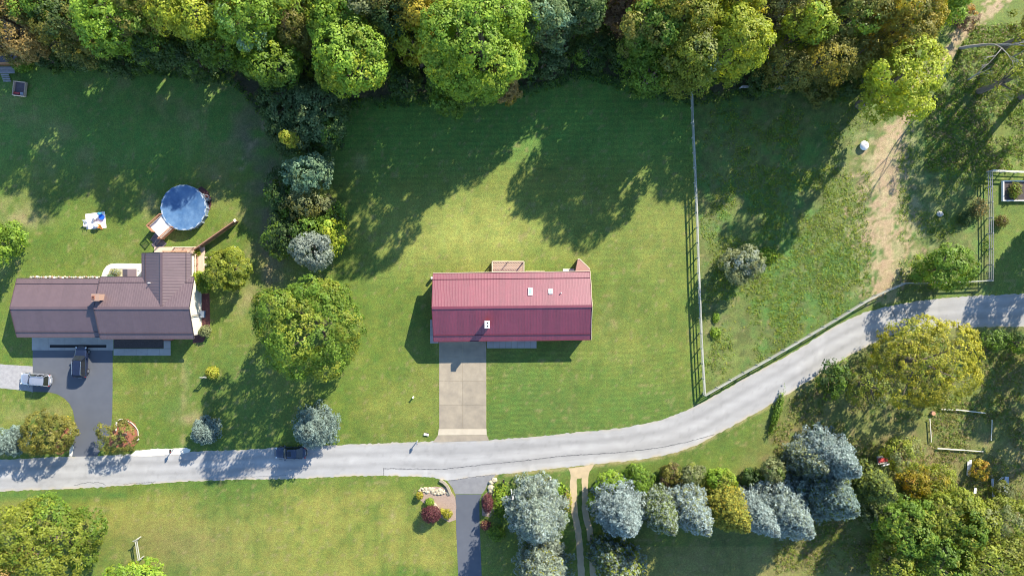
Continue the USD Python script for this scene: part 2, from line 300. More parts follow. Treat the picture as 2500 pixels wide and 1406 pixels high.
    nE = fb(X, Y, 4.5, 41, 4); C *= (1 + .38 * (nC - .5) + .34 * (nB - .5) + .30 * (nE - .5))[..., None]; C = mix(C, [.24, .20, .08], .5 * sstep(.68, .80, fb(X, Y, .55, 77, 2)) * (V > 180)); C = mix(C, [.06, .125, .02], .35 * sstep(.62, .78, fb(X, Y, 1.4, 91, 3)))
    n, m = X.shape; i = np.arange(n * m).reshape(n, m)
    f = np.stack([i[:-1, :-1], i[:-1, 1:], i[1:, 1:], i[1:, :-1]], -1).reshape(-1, 4)
    v = np.stack([X, Y, np.zeros_like(X)], -1).reshape(-1, 3)
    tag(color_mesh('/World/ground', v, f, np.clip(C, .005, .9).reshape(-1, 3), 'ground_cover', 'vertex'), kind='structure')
make_ground()

# ------------------------------------------------------------------ the lane
RU = [(-160, 1127), (0, 1122), (150, 1115), (240, 1112), (330, 1108), (420, 1108), (470, 1102), (560, 1099), (700, 1091), (900, 1083), (1060, 1077), (1190, 1074), (1280, 1068), (1380, 1058), (1500, 1046), (1600, 1028), (1700, 990), (1760, 957), (1850, 907), (1950, 852), (2050, 791), (2120, 760), (2200, 742), (2300, 728), (2500, 717), (2700, 712)]
RL = [(-160, 1206), (0, 1199), (200, 1191), (500, 1173), (700, 1168), (935, 1161), (1060, 1165), (1090, 1173), (1200, 1160), (1330, 1145), (1480, 1130), (1600, 1115), (1690, 1090), (1750, 1060), (1850, 1005), (1950, 945), (2050, 882), (2150, 830), (2200, 812), (2300, 801), (2500, 797), (2700, 795)]
def make_road():
    N, K = 620, 26
    a, b = smooth_line(RU, N), smooth_line(RL, N)
    rag = lambda q, s: (fb(q[:, 0], q[:, 1], 7, s, 4) - .5)[:, None] * np.array([0, 9.0])
    a, b = a + rag(a, 31), b + rag(b, 47)
    t = np.linspace(0, 1, K)[None, :, None]; P = a[:, None] * (1 - t) + b[:, None] * t
    U, V = P[..., 0], P[..., 1]; T = np.broadcast_to(t[..., 0], U.shape)
    C = np.zeros(U.shape + (3,)) + np.array([.324, .318, .306])
    track = np.exp(-((T - .30) / .07) ** 2) + np.exp(-((T - .68) / .07) ** 2)
    C *= (1 - .14 * track * (.5 + fb(U, V, 60, 3)) + .10 * np.exp(-((T - .48) / .08) ** 2))[..., None]
    streak = fb(U / 14, V, 7, 8, 3)
    C *= (1 + .34 * (streak - .5) + .24 * (fb(U, V, 40, 21) - .5))[..., None]
    stain = sstep(.62, .74, fb(U, V, 11, 77, 3)) ; C *= (1 - .10 * stain + .10 * sstep(.6, .75, fb(U, V, 26, 99, 2)))[..., None]; C *= np.where((U > 1056) & (U < 1290) & (T < .5), .95, 1.0)[..., None]
    new = (T > .80 - .0 * U) & (U > 935) & (U < 1745)
    C *= np.where(new, 1.11, 1.0)[..., None]
    dirt = np.exp(-((T - 1) / .05) ** 2) + .6 * np.exp(-(T / .05) ** 2)
    C += (np.array([.42, .36, .26]) - C) * np.clip(dirt * sstep(.35, .6, fb(U, V, 18, 2)), 0, 1)[..., None]
    C *= np.where((U > 2290) , .93, 1)[..., None]
    k = 1 / PX; v = np.stack([(U - 1250) * k, (703 - V) * k, np.full_like(U, .004)], -1).reshape(-1, 3)
    i = np.arange(N * K).reshape(N, K); f = np.stack([i[:-1, 1:], i[1:, 1:], i[1:, :-1], i[:-1, :-1]], -1).reshape(-1, 4)
    road = thing('road', None, None, kind='structure')
    color_mesh(str(road.GetPath()) + '/road_surface', v, f, C.reshape(-1, 3), 'road_gravel', 'vertex')
    rng = np.random.default_rng(4)
    def crack(pts, w, amp=2.0):
        q = resample(pts, max(6, int(len(pts) * 26))); q = q + np.c_[np.zeros(len(q)), (fb(q[:, 0], q[:, 1], 6, 5, 3) - .5) * amp * 2]
        q = np.array([W(*p)[:2] for p in q]); d = np.gradient(q, axis=0); d /= np.linalg.norm(d, axis=1, keepdims=True); nn = np.c_[-d[:, 1], d[:, 0]]
        ww = w * (.4 + 1.2 * rng.random(len(q)))[:, None]; vv = np.r_[q + nn * ww / 2, q - nn * ww / 2]; L = len(q); j = np.arange(L - 1)
        MB().add(np.c_[vv, np.full(2 * L, .008)], np.c_[j + L, j + L + 1, j + 1, j]).put('road_crack', 'tar', road)
    crack([(935, 1143), (1000, 1144), (1080, 1145), (1180, 1134), (1260, 1126), (1380, 1112), (1500, 1105), (1600, 1094), (1680, 1078), (1745, 1060)], .075)
    crack([(937, 1143), (937, 1161)], .07); crack([(1095, 1173), (1140, 1166), (1210, 1157)], .07)
    crack([(180, 1184), (215, 1177), (250, 1178), (258, 1184)], .06); crack([(300, 1181), (380, 1176)], .05); crack([(2176, 752), (2186, 776), (2190, 800)], .06); crack([(2206, 748), (2214, 768), (2220, 790)], .07)
    crack([(500, 1170), (560, 1166), (700, 1160)], .03)
make_road()
def sheet(name, pts, mat, z=.004, rag=0.0, seed=0, kind='structure', parent=None, label=None, cat=None):
    p = np.array(pts, float)
    if rag:
        p = resample(np.vstack([p, p[:1]]), int(len(p) * 14))[:-1]; p = p + np.stack([fb(p[:, 0], p[:, 1], 5, seed, 2), fb(p[:, 0], p[:, 1], 5, seed + 3, 2)], 1) * rag * 2 - rag
    m = MB().sheet([W(*q)[:2] for q in p], z).put(name, mat, parent)
    return tag(m, label, cat, None, kind)
# asphalt drive of the brown house, the gravel lane beside it
arc = [(120, 957), (140, 962), (157, 972), (170, 985), (178, 1002), (182, 1022), (182, 1060), (178, 1090), (171, 1114)]
sheet('asphalt_driveway', [(80, 853), (275, 853), (275, 940), (274, 1010), (272, 1035), (266, 1065), (250, 1092), (236, 1113)] + arc[::-1] + [(80, 956)], 'asphalt', .012)
sheet('gravel_lane', [(-200, 886), (0, 889), (82, 894), (82, 957), (60, 953), (0, 947), (-200, 944)], 'gravel', .008, .8, 5)
sheet('gravel_shoulder', [(318, 1112), (330, 1100), (380, 1095), (420, 1095), (452, 1092), (466, 1097), (462, 1103), (440, 1109), (400, 1110), (350, 1114)], 'concrete_white', .008, 1.5, 9)
sheet('gravel_shoulder', [(168, 1113), (170, 1095), (176, 1085), (181, 1090), (176, 1113)], 'concrete_white', .016)
# asphalt drive south of the lane
sheet('asphalt_driveway', [(1112, 1206), (1176, 1206), (1170, 1225), (1171, 1280), (1176, 1406), (1178, 1560), (1124, 1560), (1119, 1406), (1114, 1300)], 'asphalt', .010)
sheet('driveway_apron', [(1092, 1174), (1140, 1167), (1210, 1158), (1202, 1172), (1190, 1182), (1184, 1196), (1177, 1205), (1111, 1205), (1106, 1192)], 'asphalt_old', .008)
# sandy wheel ruts of the track
def rut(pts, w, seed):
    q = smooth_line(pts, 60); j = (fb(q[:, 0], q[:, 1], 7, seed, 3) - .5) * 5
    l = [(a[0] - w / 2 + k, a[1]) for a, k in zip(q, j)]; r = [(a[0] + w / 2 + k, a[1]) for a, k in zip(q, j[::-1])]
    sheet('wheel_rut', l + r[::-1], 'sand_track', .006)
rut([(1404, 1142), (1400, 1180), (1402, 1240), (1412, 1300), (1420, 1406), (1428, 1520)], 16, 3)
rut([(1428, 1138), (1428, 1180), (1428, 1240), (1440, 1300), (1448, 1406), (1455, 1520)], 15, 8)
sheet('track_mouth', [(1388, 1143), (1452, 1133), (1440, 1150), (1436, 1165), (1394, 1168), (1392, 1152)], 'sand_track', .005, 1.6, 4)

# concrete drive of the red house: slabs with open joints
drv = thing('concrete_driveway', None, None, kind='structure')
rows = [832, 872, 930, 988, 1046]
for r in range(4):
    for (ua, ub) in ((1072, 1129), (1129, 1187)):
        a, b = W(ua, rows[r + 1]), W(ub, rows[r]); g = .016
        MB().bb(a[0] + g, b[0] - g, a[1] + g, b[1] - g, -.05, .035 + .003 * ((r * 2 + ua) % 3)).put('slab', 'concrete', drv)
MB().prism([W(u, v)[:2] for u, v in ((1071.5, 1046.6), (1187.5, 1046.6), (1188.5, 1061), (1069, 1062))], -.05, .030).put('slab', 'concrete_pale', drv)
MB().prism([W(u, v)[:2] for u, v in ((1069, 1062.6), (1188.5, 1061.6), (1194, 1075), (1057, 1079))], -.05, .022).put('slab', 'concrete', drv)
MB().prism([W(u, v)[:2] for u, v in ((1072, 833), (1187, 833), (1187, 1060), (1072, 1061))], -.08, .012).put('joint_bed', 'sand_track', drv)
def walk(name, u0, u1, v0, v1, n, mat, z=.06, along='u', parent=None):
    t = parent or thing(name, None, None, kind='structure')
    for k in range(n):
        s0, s1 = k / n, (k + 1) / n
        if along == 'u': a, b = W(u0 + (u1 - u0) * s0, v1), W(u0 + (u1 - u0) * s1, v0)
        else: a, b = W(u0, v0 + (v1 - v0) * s1), W(u1, v0 + (v1 - v0) * s0)
        MB().bb(a[0] + .012, b[0] - .012, a[1] + .012, b[1] - .012, -.05, z).put('slab', mat, t)
    return t
walk('front_walk', 1188.5, 1310, 828, 850, 8, 'concrete_grey')
walk('side_pad', 1050, 1070.5, 780, 838, 3, 'concrete_grey', .06, 'v')
walk('back_pad', 1374, 1402, 656, 672, 2, 'concrete_white')
# brown house: apron with drain, front walk, back walk, patio
ap = walk('garage_apron', 78, 277, 815, 855, 5, 'concrete_grey', .03)
a, b = W(122, 848.5), W(260, 841.5); MB().bb(a[0], b[0], a[1], b[1], .0, .034).put('drain_channel', 'drain', ap)
fw = walk('front_walk', 277.5, 417, 851, 868, 5, 'concrete_grey', .05)
walk('', 400, 417, 815, 850.5, 2, 'concrete_grey', .05, 'v', fw)
bw = thing('curved_walk', None, None, kind='structure')
out = [(247, 682), (249, 672), (253, 660), (260, 650), (270, 644.5), (285, 643), (346, 643.5), (346, 682)]
inn = [(332.5, 682), (332.5, 656.5), (270, 656.5), (267, 662), (264, 670), (262, 682)]
MB().prism([W(u, v)[:2] for u, v in out + inn], -.05, .06).put('walk_slab', 'concrete_white', bw)
walk('side_patio', 462, 492, 704, 806, 4, 'concrete_white', .05, 'v')
sheet('mulch_bed', [(492.5, 690), (511, 700), (513, 770), (513, 800), (496, 835), (470, 838), (474, 806.5), (492.5, 806.5)], 'mulch_maroon', .01)
sheet('planting_bed', [(278, 826), (399.5, 826), (399.5, 850), (278, 850)], 'soil', .01)
sheet('planting_bed', [(262, 657.5), (331.5, 657.5), (331.5, 682), (258, 682)], 'rock_pale', .01)
sheet('mulch_bed', [(288, 1036), (295, 1024), (312, 1022), (330, 1034), (338, 1052), (337, 1078), (325, 1090), (285, 1092), (262, 1088), (270, 1060)], 'mulch_orange', .006, .6, 2)
sheet('mulch_bed', [(170, 1030), (180, 1030), (176, 1062), (168, 1092), (150, 1110), (120, 1105), (150, 1060)], 'mulch_orange', .006, .6, 6)
sheet('mulch_bed', [(1017, 1207), (1024, 1195), (1036, 1189), (1062, 1187), (1086, 1189), (1101, 1199), (1111, 1212), (1113.5, 1230), (1113, 1268), (1096, 1274), (1075, 1262), (1052, 1240), (1036, 1228), (1024, 1218)], 'mulch_beige', .012, .8, 12)
sheet('mulch_bed', [(470, 470), (492, 455), (508, 468), (517, 488), (514, 510), (500, 530), (480, 500)], 'mulch_maroon', .008, 1.0, 15)
sheet('mulch_bed', [(1176, 1214), (1190, 1200), (1204, 1190), (1216, 1210), (1206, 1250), (1196, 1262), (1177, 1258)], 'mulch_beige', .006, .6, 18)
sheet('asphalt_driveway', [(-300, 60), (-300, 62), (-299, 62)], 'asphalt', .006) if False else None
# ------------------------------------------------------------------ houses
def panel(parent, e0, e1, r0, r1, mat, ribs=4, rh=.010, name='roof_panel'):
    """One ribbed sheet of roofing between eave edge e0-e1 and ridge edge r0-r1."""
    e0, e1, r0, r1 = (np.asarray(q, float) for q in (e0, e1, r0, r1))
    nrm = np.cross(e1 - e0, r0 - e0); nrm /= np.linalg.norm(nrm); nrm *= np.sign(nrm[2])
    prof = [(0, 0.0)]
    for k in range(ribs):
        c = (k + .5) / ribs; h = rh; w = .020 / ribs * 4
        prof += [(c - w * 1.9, 0), (c - w, h), (c + w, h), (c + w * 1.9, 0)]
    prof += [(1, 0.0)]
    v = [e0 + (e1 - e0) * t + nrm * h for t, h in prof] + [r0 + (r1 - r0) * t + nrm * h for t, h in prof]
    n = len(prof); f = [[i, i + 1, n + i + 1, n + i] for i in range(n - 1)]
    lo = [e0 - nrm * .035, e1 - nrm * .035, r0 - nrm * .035, r1 - nrm * .035]; v += lo; b = 2 * n
    f += [[b + 1, b, b + 2, b + 3], [b, b + 1, n - 1, 0], [b, 0, n, b + 2], [n - 1, b + 1, b + 3, 2 * n - 1]]
    f = np.array(f)
    if np.cross(v[1] - v[0], v[n] - v[0]) @ nrm < 0: f = f[:, ::-1]
    MB().add(np.array(v), f).put(name, mat, parent)
def slope(parent, e0, e1, r0, r1, mat, width=.91, ribs=4, rh=.010):
    """A whole roof slope as neighbouring panels; eave e0-e1, ridge r0-r1."""
    e0, e1, r0, r1 = (np.asarray(q, float) for q in (e0, e1, r0, r1))
    n = max(1, round(np.linalg.norm(e1 - e0) / width))
    for k in range(n):
        g_ = .003 / np.linalg.norm(e1 - e0); s, t = k / n + g_, (k + 1) / n - g_
        panel(parent, e0 + (e1 - e0) * s, e0 + (e1 - e0) * t, r0 + (r1 - r0) * s, r0 + (r1 - r0) * t, mat, ribs, rh)
def gable_roof(parent, x0, x1, yc, hd, ze, zr, mat, trim, guards=True, **kw):
    """Ridge along x."""
    slope(parent, (x0, yc + hd, ze), (x1, yc + hd, ze), (x0, yc, zr), (x1, yc, zr), mat, **kw)
    slope(parent, (x0, yc - hd, ze), (x1, yc - hd, ze), (x0, yc, zr), (x1, yc, zr), mat, **kw)
    MB().bar((x0, yc + .09, zr + .02), (x1, yc + .09, zr + .02), .2, .02).put('ridge_cap', mat, parent)
    MB().bar((x0, yc - .09, zr + .018), (x1, yc - .09, zr + .018), .2, .02).put('ridge_cap', mat, parent)
    for s in (1, -1):
        MB().bar((x0, yc + s * (hd + .07), ze - .06), (x1, yc + s * (hd + .07), ze - .06), .12, .12).put('gutter', trim, parent)
        if guards:
            t = .165; MB().bar((x0, yc + s * hd * (1 - t), ze + (zr - ze) * t + .05), (x1, yc + s * hd * (1 - t), ze + (zr - ze) * t + .05), .05, .08).put('snow_guard', trim, parent)
        for x in (x0 - .03, x1 + .03):
            MB().bar((x, yc + s * (hd + .01), ze - .05), (x, yc + s * .01, zr - .04), .05, .18).put('rake_trim', trim, parent)
def gable_walls(parent, x0, x1, yc, hd, h, zr, mat, name='wall'):
    """Four walls; the end walls rise into the gables."""
    t = .15
    for y in (yc - hd, yc + hd - t): MB().bb(x0, x1, y, y + t, 0, h).put(name, mat, parent)
    for x in (x0, x1 - t):
        m = MB(); pr = [(yc - hd + t + .002, 0), (yc + hd - t - .002, 0), (yc + hd - t - .002, h), (yc, zr - .12), (yc - hd + t + .002, h)]
        v = [(x, a, b) for a, b in pr] + [(x + t, a, b) for a, b in pr]; n = 5
        f = [[0, 4, 3], [0, 3, 1], [1, 3, 2], [5, 8, 9], [5, 6, 8], [6, 7, 8]] + [q for i in range(n) for q in ([i, (i + 1) % n, n + (i + 1) % n], [i, n + (i + 1) % n, n + i])]
        m.add(v, np.array(f)).put(name, mat, parent)
def window(parent, x, y, z, w, h, axis='y', side=1):
    g = .03 * side
    if axis == 'y': fr = MB().bb(x - w / 2, x + w / 2, min(y, y + g), max(y, y + g), z, z + h).put('window', 'trim_white', parent); MB().bb(x - w / 2 + .07, x + w / 2 - .07, min(y + g, y + 1.4 * g), max(y + g, y + 1.4 * g), z + .07, z + h - .07).put('pane', 'car_glass', fr)
    else: fr = MB().bb(min(x, x + g), max(x, x + g), y - w / 2, y + w / 2, z, z + h).put('window', 'trim_white', parent); MB().bb(min(x + g, x + 1.4 * g), max(x + g, x + 1.4 * g), y - w / 2 + .07, y + w / 2 - .07, z + .07, z + h - .07).put('pane', 'car_glass', fr)

# red roofed house, its own frame: origin under the middle of the ridge
h = thing('ranch_house', 'long house with a dusty red ribbed metal roof, two small skylights and a white chimney', 'house', (-.03, -2.78, 0), .62)
L2, HD, ZE, ZR = 11.66, 4.98, 2.7, 4.55
gable_walls(h, -L2 + .3, L2 - .3, 0, HD - .45, 2.72, ZR, 'brick_red')
gable_roof(h, -L2, L2, 0, HD, ZE, ZR, 'roof_red', 'trim_red')
for s in (1, -1): MB().bar((L2 + .085, s * (HD + .05), ZE - .03), (L2 + .085, s * .02, ZR - .02), .05, .16).put('barge_board', 'trim_tan', h)
MB().bar((-L2, HD + .16, ZE - .04), (L2 + .1, HD + .16, ZE - .04), .06, .10).put('fascia', 'trim_tan', h)
for x in (-9, -5.5, 3.5, 8.5): window(h, x, -HD + .45, 1.0, 1.6, 1.2, 'y', -1)
for x in (-6, 6.5): window(h, x, HD - .45, 1.0, 1.4, 1.1, 'y', 1)
MB().bb(-.5, .5, -HD + .40, -HD + .45, .05, 2.1).put('door', 'trim_white', h)
MB().bb(-10.8, -4.6, -HD + .41, -HD + .449, .02, 2.2).put('garage_door', 'trim_white', h)
def on_roof(u, v, side):
    """Local place on the red roof seen at the pixel."""
    for _ in range(6): p = W(u, v, ZE + 1.0 if _ == 0 else z); z = ZR - abs(p[1] + 2.78) / HD * (ZR - ZE)
    return np.array([p[0] + .03, p[1] + 2.78, z])
tilt = math.degrees(math.atan2(ZR - ZE, HD))
for (u, v, w, l) in ((1295, 712.5, .62, 1.15), (1344.5, 713, .58, .74)):
    p = on_roof(u, v, 1)
    fr = MB().box(p + [0, .02, .07], (w, l, .18), rx=-tilt).put('skylight', 'paint_white', h)
    MB().box(p + [0, .055, .165], (w - .26, l - .30, .03), rx=-tilt).put('skylight_pane', 'skylight_glass', fr)
p = on_roof(1370, 716, 1); MB().cyl(p - [0, 0, .1], .07, .5, 10).put('vent_pipe', 'paint_white', h)
p = on_roof(1190, 790, -1)
c = MB().bb(p[0] - .29, p[0] + .29, p[1] - .48, p[1] + .48, p[2] - .4, p[2] + 1.55).put('chimney', 'brick_red', h)
MB().bb(p[0] - .36, p[0] + .36, p[1] - .56, p[1] + .56, p[2] + 1.55, p[2] + 1.68).put('chimney_cap', 'stone_white', c)
for dy in (-.22, .22):
    MB().cyl(p + [.06, dy, 1.68], .15, .06, 12).put('flue', 'stone_white', c); MB().cyl(p + [.06, dy, 1.74], .115, .004, 12).put('flue_hole', 'black_hole', c)
# back deck of the red house
def railing(parent, a, b, z0, z1, mat='wood_deck', step=.24, post=1.5):
    a, b = np.array(a, float), np.array(b, float); L = np.linalg.norm(b - a)
    MB().bar([*a, z1], [*b, z1], .10, .045).put('top_rail', 'trim_tan' if mat == 'wood_deck' else mat, parent)
    MB().bar([*a, z0 + .10], [*b, z0 + .10], .04, .07).put('bottom_rail', mat, parent)
    for k in range(int(L / step)):
        q = a + (b - a) * (k + .5) / int(L / step); MB().bb(q[0] - .024, q[0] + .024, q[1] - .024, q[1] + .024, z0 + .13, z1 - .025).put('baluster', mat, parent)
    n = max(1, round(L / post))
    for k in range(n + 1):
        q = a + (b - a) * k / n; MB().bb(q[0] - .055, q[0] + .055, q[1] - .055, q[1] + .055, 0.0, z1 - .024).put('post', mat, parent)
dk = thing('back_deck', 'small reddish wooden deck with slatted railing behind the red roofed house', 'deck')
a, b = W(1202, 665, .9), W(1279, 638.5, .9)
for k in range(14):
    y = a[1] + (b[1] - a[1]) * k / 14; w = (b[1] - a[1]) / 14
    MB().bb(a[0], b[0], y + .006, y + w - .006, .55, .59).put('floor_board', 'wood_floor', dk)
MB().bb(a[0], b[0], b[1] - .05, b[1] - .005, .35, .548).put('joist', 'wood_deck', dk)
railing(dk, (a[0], b[1]), (b[0], b[1]), .59, 1.62, post=2.5); railing(dk, (b[0], a[1]), (b[0], b[1]), .59, 1.62); railing(dk, (a[0], a[1]), (a[0], b[1]), .59, 1.62, post=1.7)
# sloping brown lean-to at the north-east corner
lt = thing('lean_to', 'brown pentagon lean-to roof beside the north-east corner of the red house', 'shed')
pts = [W(u, v, 1.3)[:2] for u, v in ((1404, 668), (1411, 632.5), (1416, 633), (1432, 648), (1440.5, 657), (1441, 668))]
MB().prism(pts, .02, 1.2).put('wall', 'wall_brown', lt)
MB().prism([q for q in pts], 1.203, 1.27).put('roof', 'wall_brown', lt)
for i in range(1, 4): MB().bar([*pts[i], 1.285], [*pts[i + 1], 1.285], .09, .03).put('edge_trim', 'trim_tan', lt)
tr = thing('trellis_panel', 'low row of tan wooden pickets behind the middle of the red house', 'fence')
for k in range(22): q = W(1284 + k * 2.1, 662.5, .7); MB().bb(q[0] - .035, q[0] + .035, q[1] - .02, q[1] + .02, 0, .8).put('picket', 'trim_tan', tr)
for z in (.25, .6): MB().bb(W(1283, 662)[0], W(1330, 662)[0], W(1283, 662.5, .7)[1] + .022, W(1283, 662.5, .7)[1] + .05, z, z + .06).put('rail', 'trim_tan', tr)
MB().bb(*[W(1052, 0)[0] + .1, W(1056, 0)[0] + .2], W(0, 681)[1], W(0, 676)[1], 0, .9).put('meter_box', 'paint_white', thing('utility_box', 'pale utility box against the north-west corner of the red house', 'box'))

# brown roofed house
h = thing('brown_house', 'house with brown ribbed metal roofs, lower garage wing and rear gable wing', 'house')
gx0, gx1 = -73.75, -61.1
gable_walls(h, gx0 + .25, gx1, -2.95, 3.9, 2.52, 3.9, 'siding')
gable_roof(h, gx0, gx1 - .02, -2.95, 4.30, 2.5, 3.92, 'roof_brown', 'trim_brown', ribs=4, rh=.003)
mx0, mx1 = -61.08, -47.19
gable_walls(h, mx0 + .2, mx1 - .35, -2.95, 4.1, 2.95, 4.45, 'siding')
gable_roof(h, mx0, mx1, -2.95, 4.53, 2.9, 4.5, 'roof_brown', 'trim_brown', width=1.1, ribs=3, rh=.008)
wx, wh, wn = -51.27, 3.58, 5.16                                           # rear wing, ridge along y
for s in (-1, 1):
    slope(h, (wx + s * wh, -2.6, 2.92), (wx + s * wh, wn, 2.92), (wx, -2.6, 4.40), (wx, wn, 4.40), 'roof_brown', .87, 2, .016)
    MB().bar((wx + s * .09, -2.6, 4.425 - .002 * (s > 0)), (wx + s * .09, wn, 4.425 - .002 * (s > 0)), .2, .02).put('ridge_cap', 'roof_brown', h)
    MB().bar((wx + s * (wh + .07), 1.75, 2.86), (wx + s * (wh + .07), wn, 2.86), .12, .12).put('gutter', 'trim_brown', h)
    MB().bar((wx + s * wh * .85, .9, 3.19), (wx + s * wh * .85, wn, 3.19), .05, .08).put('snow_guard', 'trim_brown', h)
    MB().bar((wx + s * (wh + .01), wn + .03, 2.87), (wx + s * .01, wn + .03, 4.36), .05, .18).put('rake_trim', 'trim_brown', h)
    MB().bb(wx + s * (wh - .4) - .07, wx + s * (wh - .4) + .07, 1.2, wn - .35, 0, 2.95).put('wall', 'siding', h)
v = [(wx - wh + .48, wn - .35, 0), (wx + wh - .48, wn - .35, 0), (wx + wh - .48, wn - .35, 2.95), (wx, wn - .35, 4.28), (wx - wh + .48, wn - .35, 2.95)]
MB().poly([v[i] for i in (4, 3, 2, 1, 0)]).poly([np.array(v[i]) - [0, .12, 0] for i in range(5)]).put('wall', 'siding', h)
px0, px1 = W(298, 0, 2.2)[0], W(331.5, 0, 2.2)[0]; pm = W(311.5, 0, 2.5)[0]
er = MB().add([(px0, 1.2, 2.1), (pm, 1.2, 2.55), (px1, 1.2, 1.95), (px0, W(0, 656.5, 2.2)[1], 2.1), (pm, W(0, 656.5, 2.5)[1], 2.55), (px1, W(0, 656.5, 2.2)[1], 1.95)], [[0, 1, 4, 3], [1, 2, 5, 4]]).put('porch_roof', 'roof_brown', h)
for x in (px0 + .15, px1 - .15): MB().bb(x - .05, x + .05, 2.55, 2.65, 0, 1.95).put('porch_post', 'trim_white', h)
for x in (-57.5, -54): window(h, x, -7.05, 1.0, 1.6, 1.2, 'y', -1)
MB().bb(-51.2, -50.2, -7.09, -7.05, .05, 2.1).put('door', 'panel_red', h)
for x in (-71.6, -66.6): MB().bb(x, x + 4.3, -6.89, -6.851, .02, 2.15).put('garage_door', 'trim_white', h)
MB().bb(W(400, 0)[0], W(424, 0)[0], -8.0, -7.06, .0, .32).put('door_step', 'brick_red', h)
q = W(232.5, 726, 5.3); z0 = 3.4
c = MB().bb(q[0] - .50, q[0] + .50, q[1] - .45, q[1] + .45, z0, 5.2).put('chimney', 'brick_tan', h)
MB().bb(q[0] - .57, q[0] + .57, q[1] - .52, q[1] + .52, 5.2, 5.32).put('chimney_cap', 'brick_tan', c)
MB().bb(q[0] - .42, q[0] - .05, q[1] - .25, q[1] + .25, 5.32, 5.45).put('flue', 'brick_red', c)
MB().bb(q[0] - .33, q[0] - .14, q[1] - .15, q[1] + .15, 5.45, 5.455).put('flue_hole', 'black_hole', c)
q = W(365, 690.5, 3.7); MB().cyl(q - [0, 0, .6], .07, 1.0, 10).put('vent_pipe', 'paint_white', h)
# its timber deck behind the wing
dk = thing('timber_terrace', 'orange brown timber terrace with railing wrapping the rear wing of the brown house', 'deck')
ya, yb = wn - .1, W(0, 603, .5)[1]; xa, xb = W(376, 0, .5)[0], W(500, 0, .5)[0]
for k in range(7):
    y = ya + (yb - ya) * k / 7; MB().bb(xa, xb, y + .006, y + (yb - ya) / 7 - .006, .40, .45).put('floor_board', 'wood_floor', dk)
xe0, ys0 = wx + wh - .3, W(0, 680, .5)[1]
for k in range(9):
    x = xe0 + (xb - .1 - xe0) * k / 9; MB().bb(x + .006, x + (xb - .1 - xe0) / 9 - .006, ys0, ya - .01, .40, .45).put('floor_board', 'wood_floor', dk)
railing(dk, (W(396, 0, .9)[0], W(0, 619, .9)[1] + .35), (W(452, 0, .9)[0], W(0, 619, .9)[1] + .35), .45, .95, 'wood_orange', .30)
railing(dk, (W(421, 0, 1.2)[0], yb - .05), (xb - .3, yb - .05), .45, 1.3, 'wood_deck', .25)
railing(dk, (xe0 + .25, wn - 2.9), (xe0 + .25, ya), .45, 1.3, 'wood_deck', .25)
MB().bb(xb - .1, xb + 1.0, W(0, 630)[1], W(0, 626.5)[1], .1, .3).put('step', 'trim_tan', dk)
MB().bb(xb - 1.1, xb + .5, W(0, 649)[1], W(0, 644)[1], .0, .2).put('step', 'concrete_white', dk)
# shed roof at the top left
s = thing('shed', 'dark roofed cabin half hidden under trees at the top left corner', 'shed')
a, b = W(-70, 152, 2.6), W(44, 60, 2.6); ym = (a[1] + b[1]) / 2
gable_walls(s, a[0] + .3, b[0] - .3, ym, (b[1] - a[1]) / 2 - .3, 2.5, 3.9, 'wood_brown')
slope(s, (a[0], a[1], 2.5), (b[0], a[1], 2.5), (a[0], ym, 4.0), (b[0], ym, 4.0), 'roof_dark'); slope(s, (a[0], b[1], 2.5), (b[0], b[1], 2.5), (a[0], ym, 4.0), (b[0], ym, 4.0), 'roof_dark')
y0 = a[1] - .1
for k in range(5): MB().bb(a[0], W(22, 0, .8)[0] + .8, y0 - (k + 1) * .2 + .01, y0 - k * .2, .70, .74).put('porch_board', 'wood_grey', s)
for k in range(4): MB().bb(W(9, 0)[0], W(28, 0)[0], y0 - 1.05 - (k + 1) * .27 + .05, y0 - 1.05 - k * .27, .55 - k * .16, .60 - k * .16).put('step', 'wood_grey', s)

# ------------------------------------------------------------------ pool, deck, fences
q = W(447.5, 507, 1.3); R = 3.36
pool = thing('round_pool', 'round above-ground pool under a glossy blue winter cover', 'pool', (q[0], q[1], 0))
m = trimesh.creation.annulus(R - .14, R - .08, 1.20, sections=36); m.apply_translation((0, 0, .60)); MB().add(m.vertices, m.faces).put('pool_wall', 'pool_wall', pool)
an = np.arange(18) * 2 * np.pi / 18
for k in range(18):
    t0, t1 = an[k], an[k] + 2 * np.pi / 18
    MB().bar((math.cos(t0) * R, math.sin(t0) * R, 1.25), (math.cos(t1) * R, math.sin(t1) * R, 1.25), .19, .05).put('rim_section', 'pool_rim', pool)
    MB().bb(-.06, .06, -.06, .06, 0, 1.22).put('upright', 'pool_rim', pool); UsdGeom.Xformable(stage.GetPrimAtPath(str(pool.GetPath()) + '/upright' + ('' if k == 0 else f'_{k:03d}'))).AddTranslateOp().Set(Gf.Vec3d(math.cos(t0) * (R - .02), math.sin(t0) * (R - .02), 0))
rr = np.linspace(0, 1, 26); tt = np.arange(72) * 2 * np.pi / 72; RR, TT = np.meshgrid(rr, tt)
hex_ = np.cos(np.pi / 18) / np.cos((TT % (2 * np.pi / 18)) - np.pi / 18)
xx, yy = RR * (R + .09) * hex_ * np.cos(TT) , RR * (R + .02) * hex_ * np.sin(TT)
wr = abs(fb(xx * .8 + yy * .3, yy * .8 - xx * .3, .9, 9, 2) - .5)
zz = 1.30 - .30 * (1 - RR ** 2.2) + (.20 * (fb(xx, yy, 1.7, 3, 2) - .5) - .16 * wr) * (1 - RR ** 4) + .035 * np.sin(TT * 31 + 4 * fb(xx, yy, .8, 4)) * RR ** 3 * (1 - RR ** 8) + .03 * np.sin(TT * 18 + 1)* RR ** 5
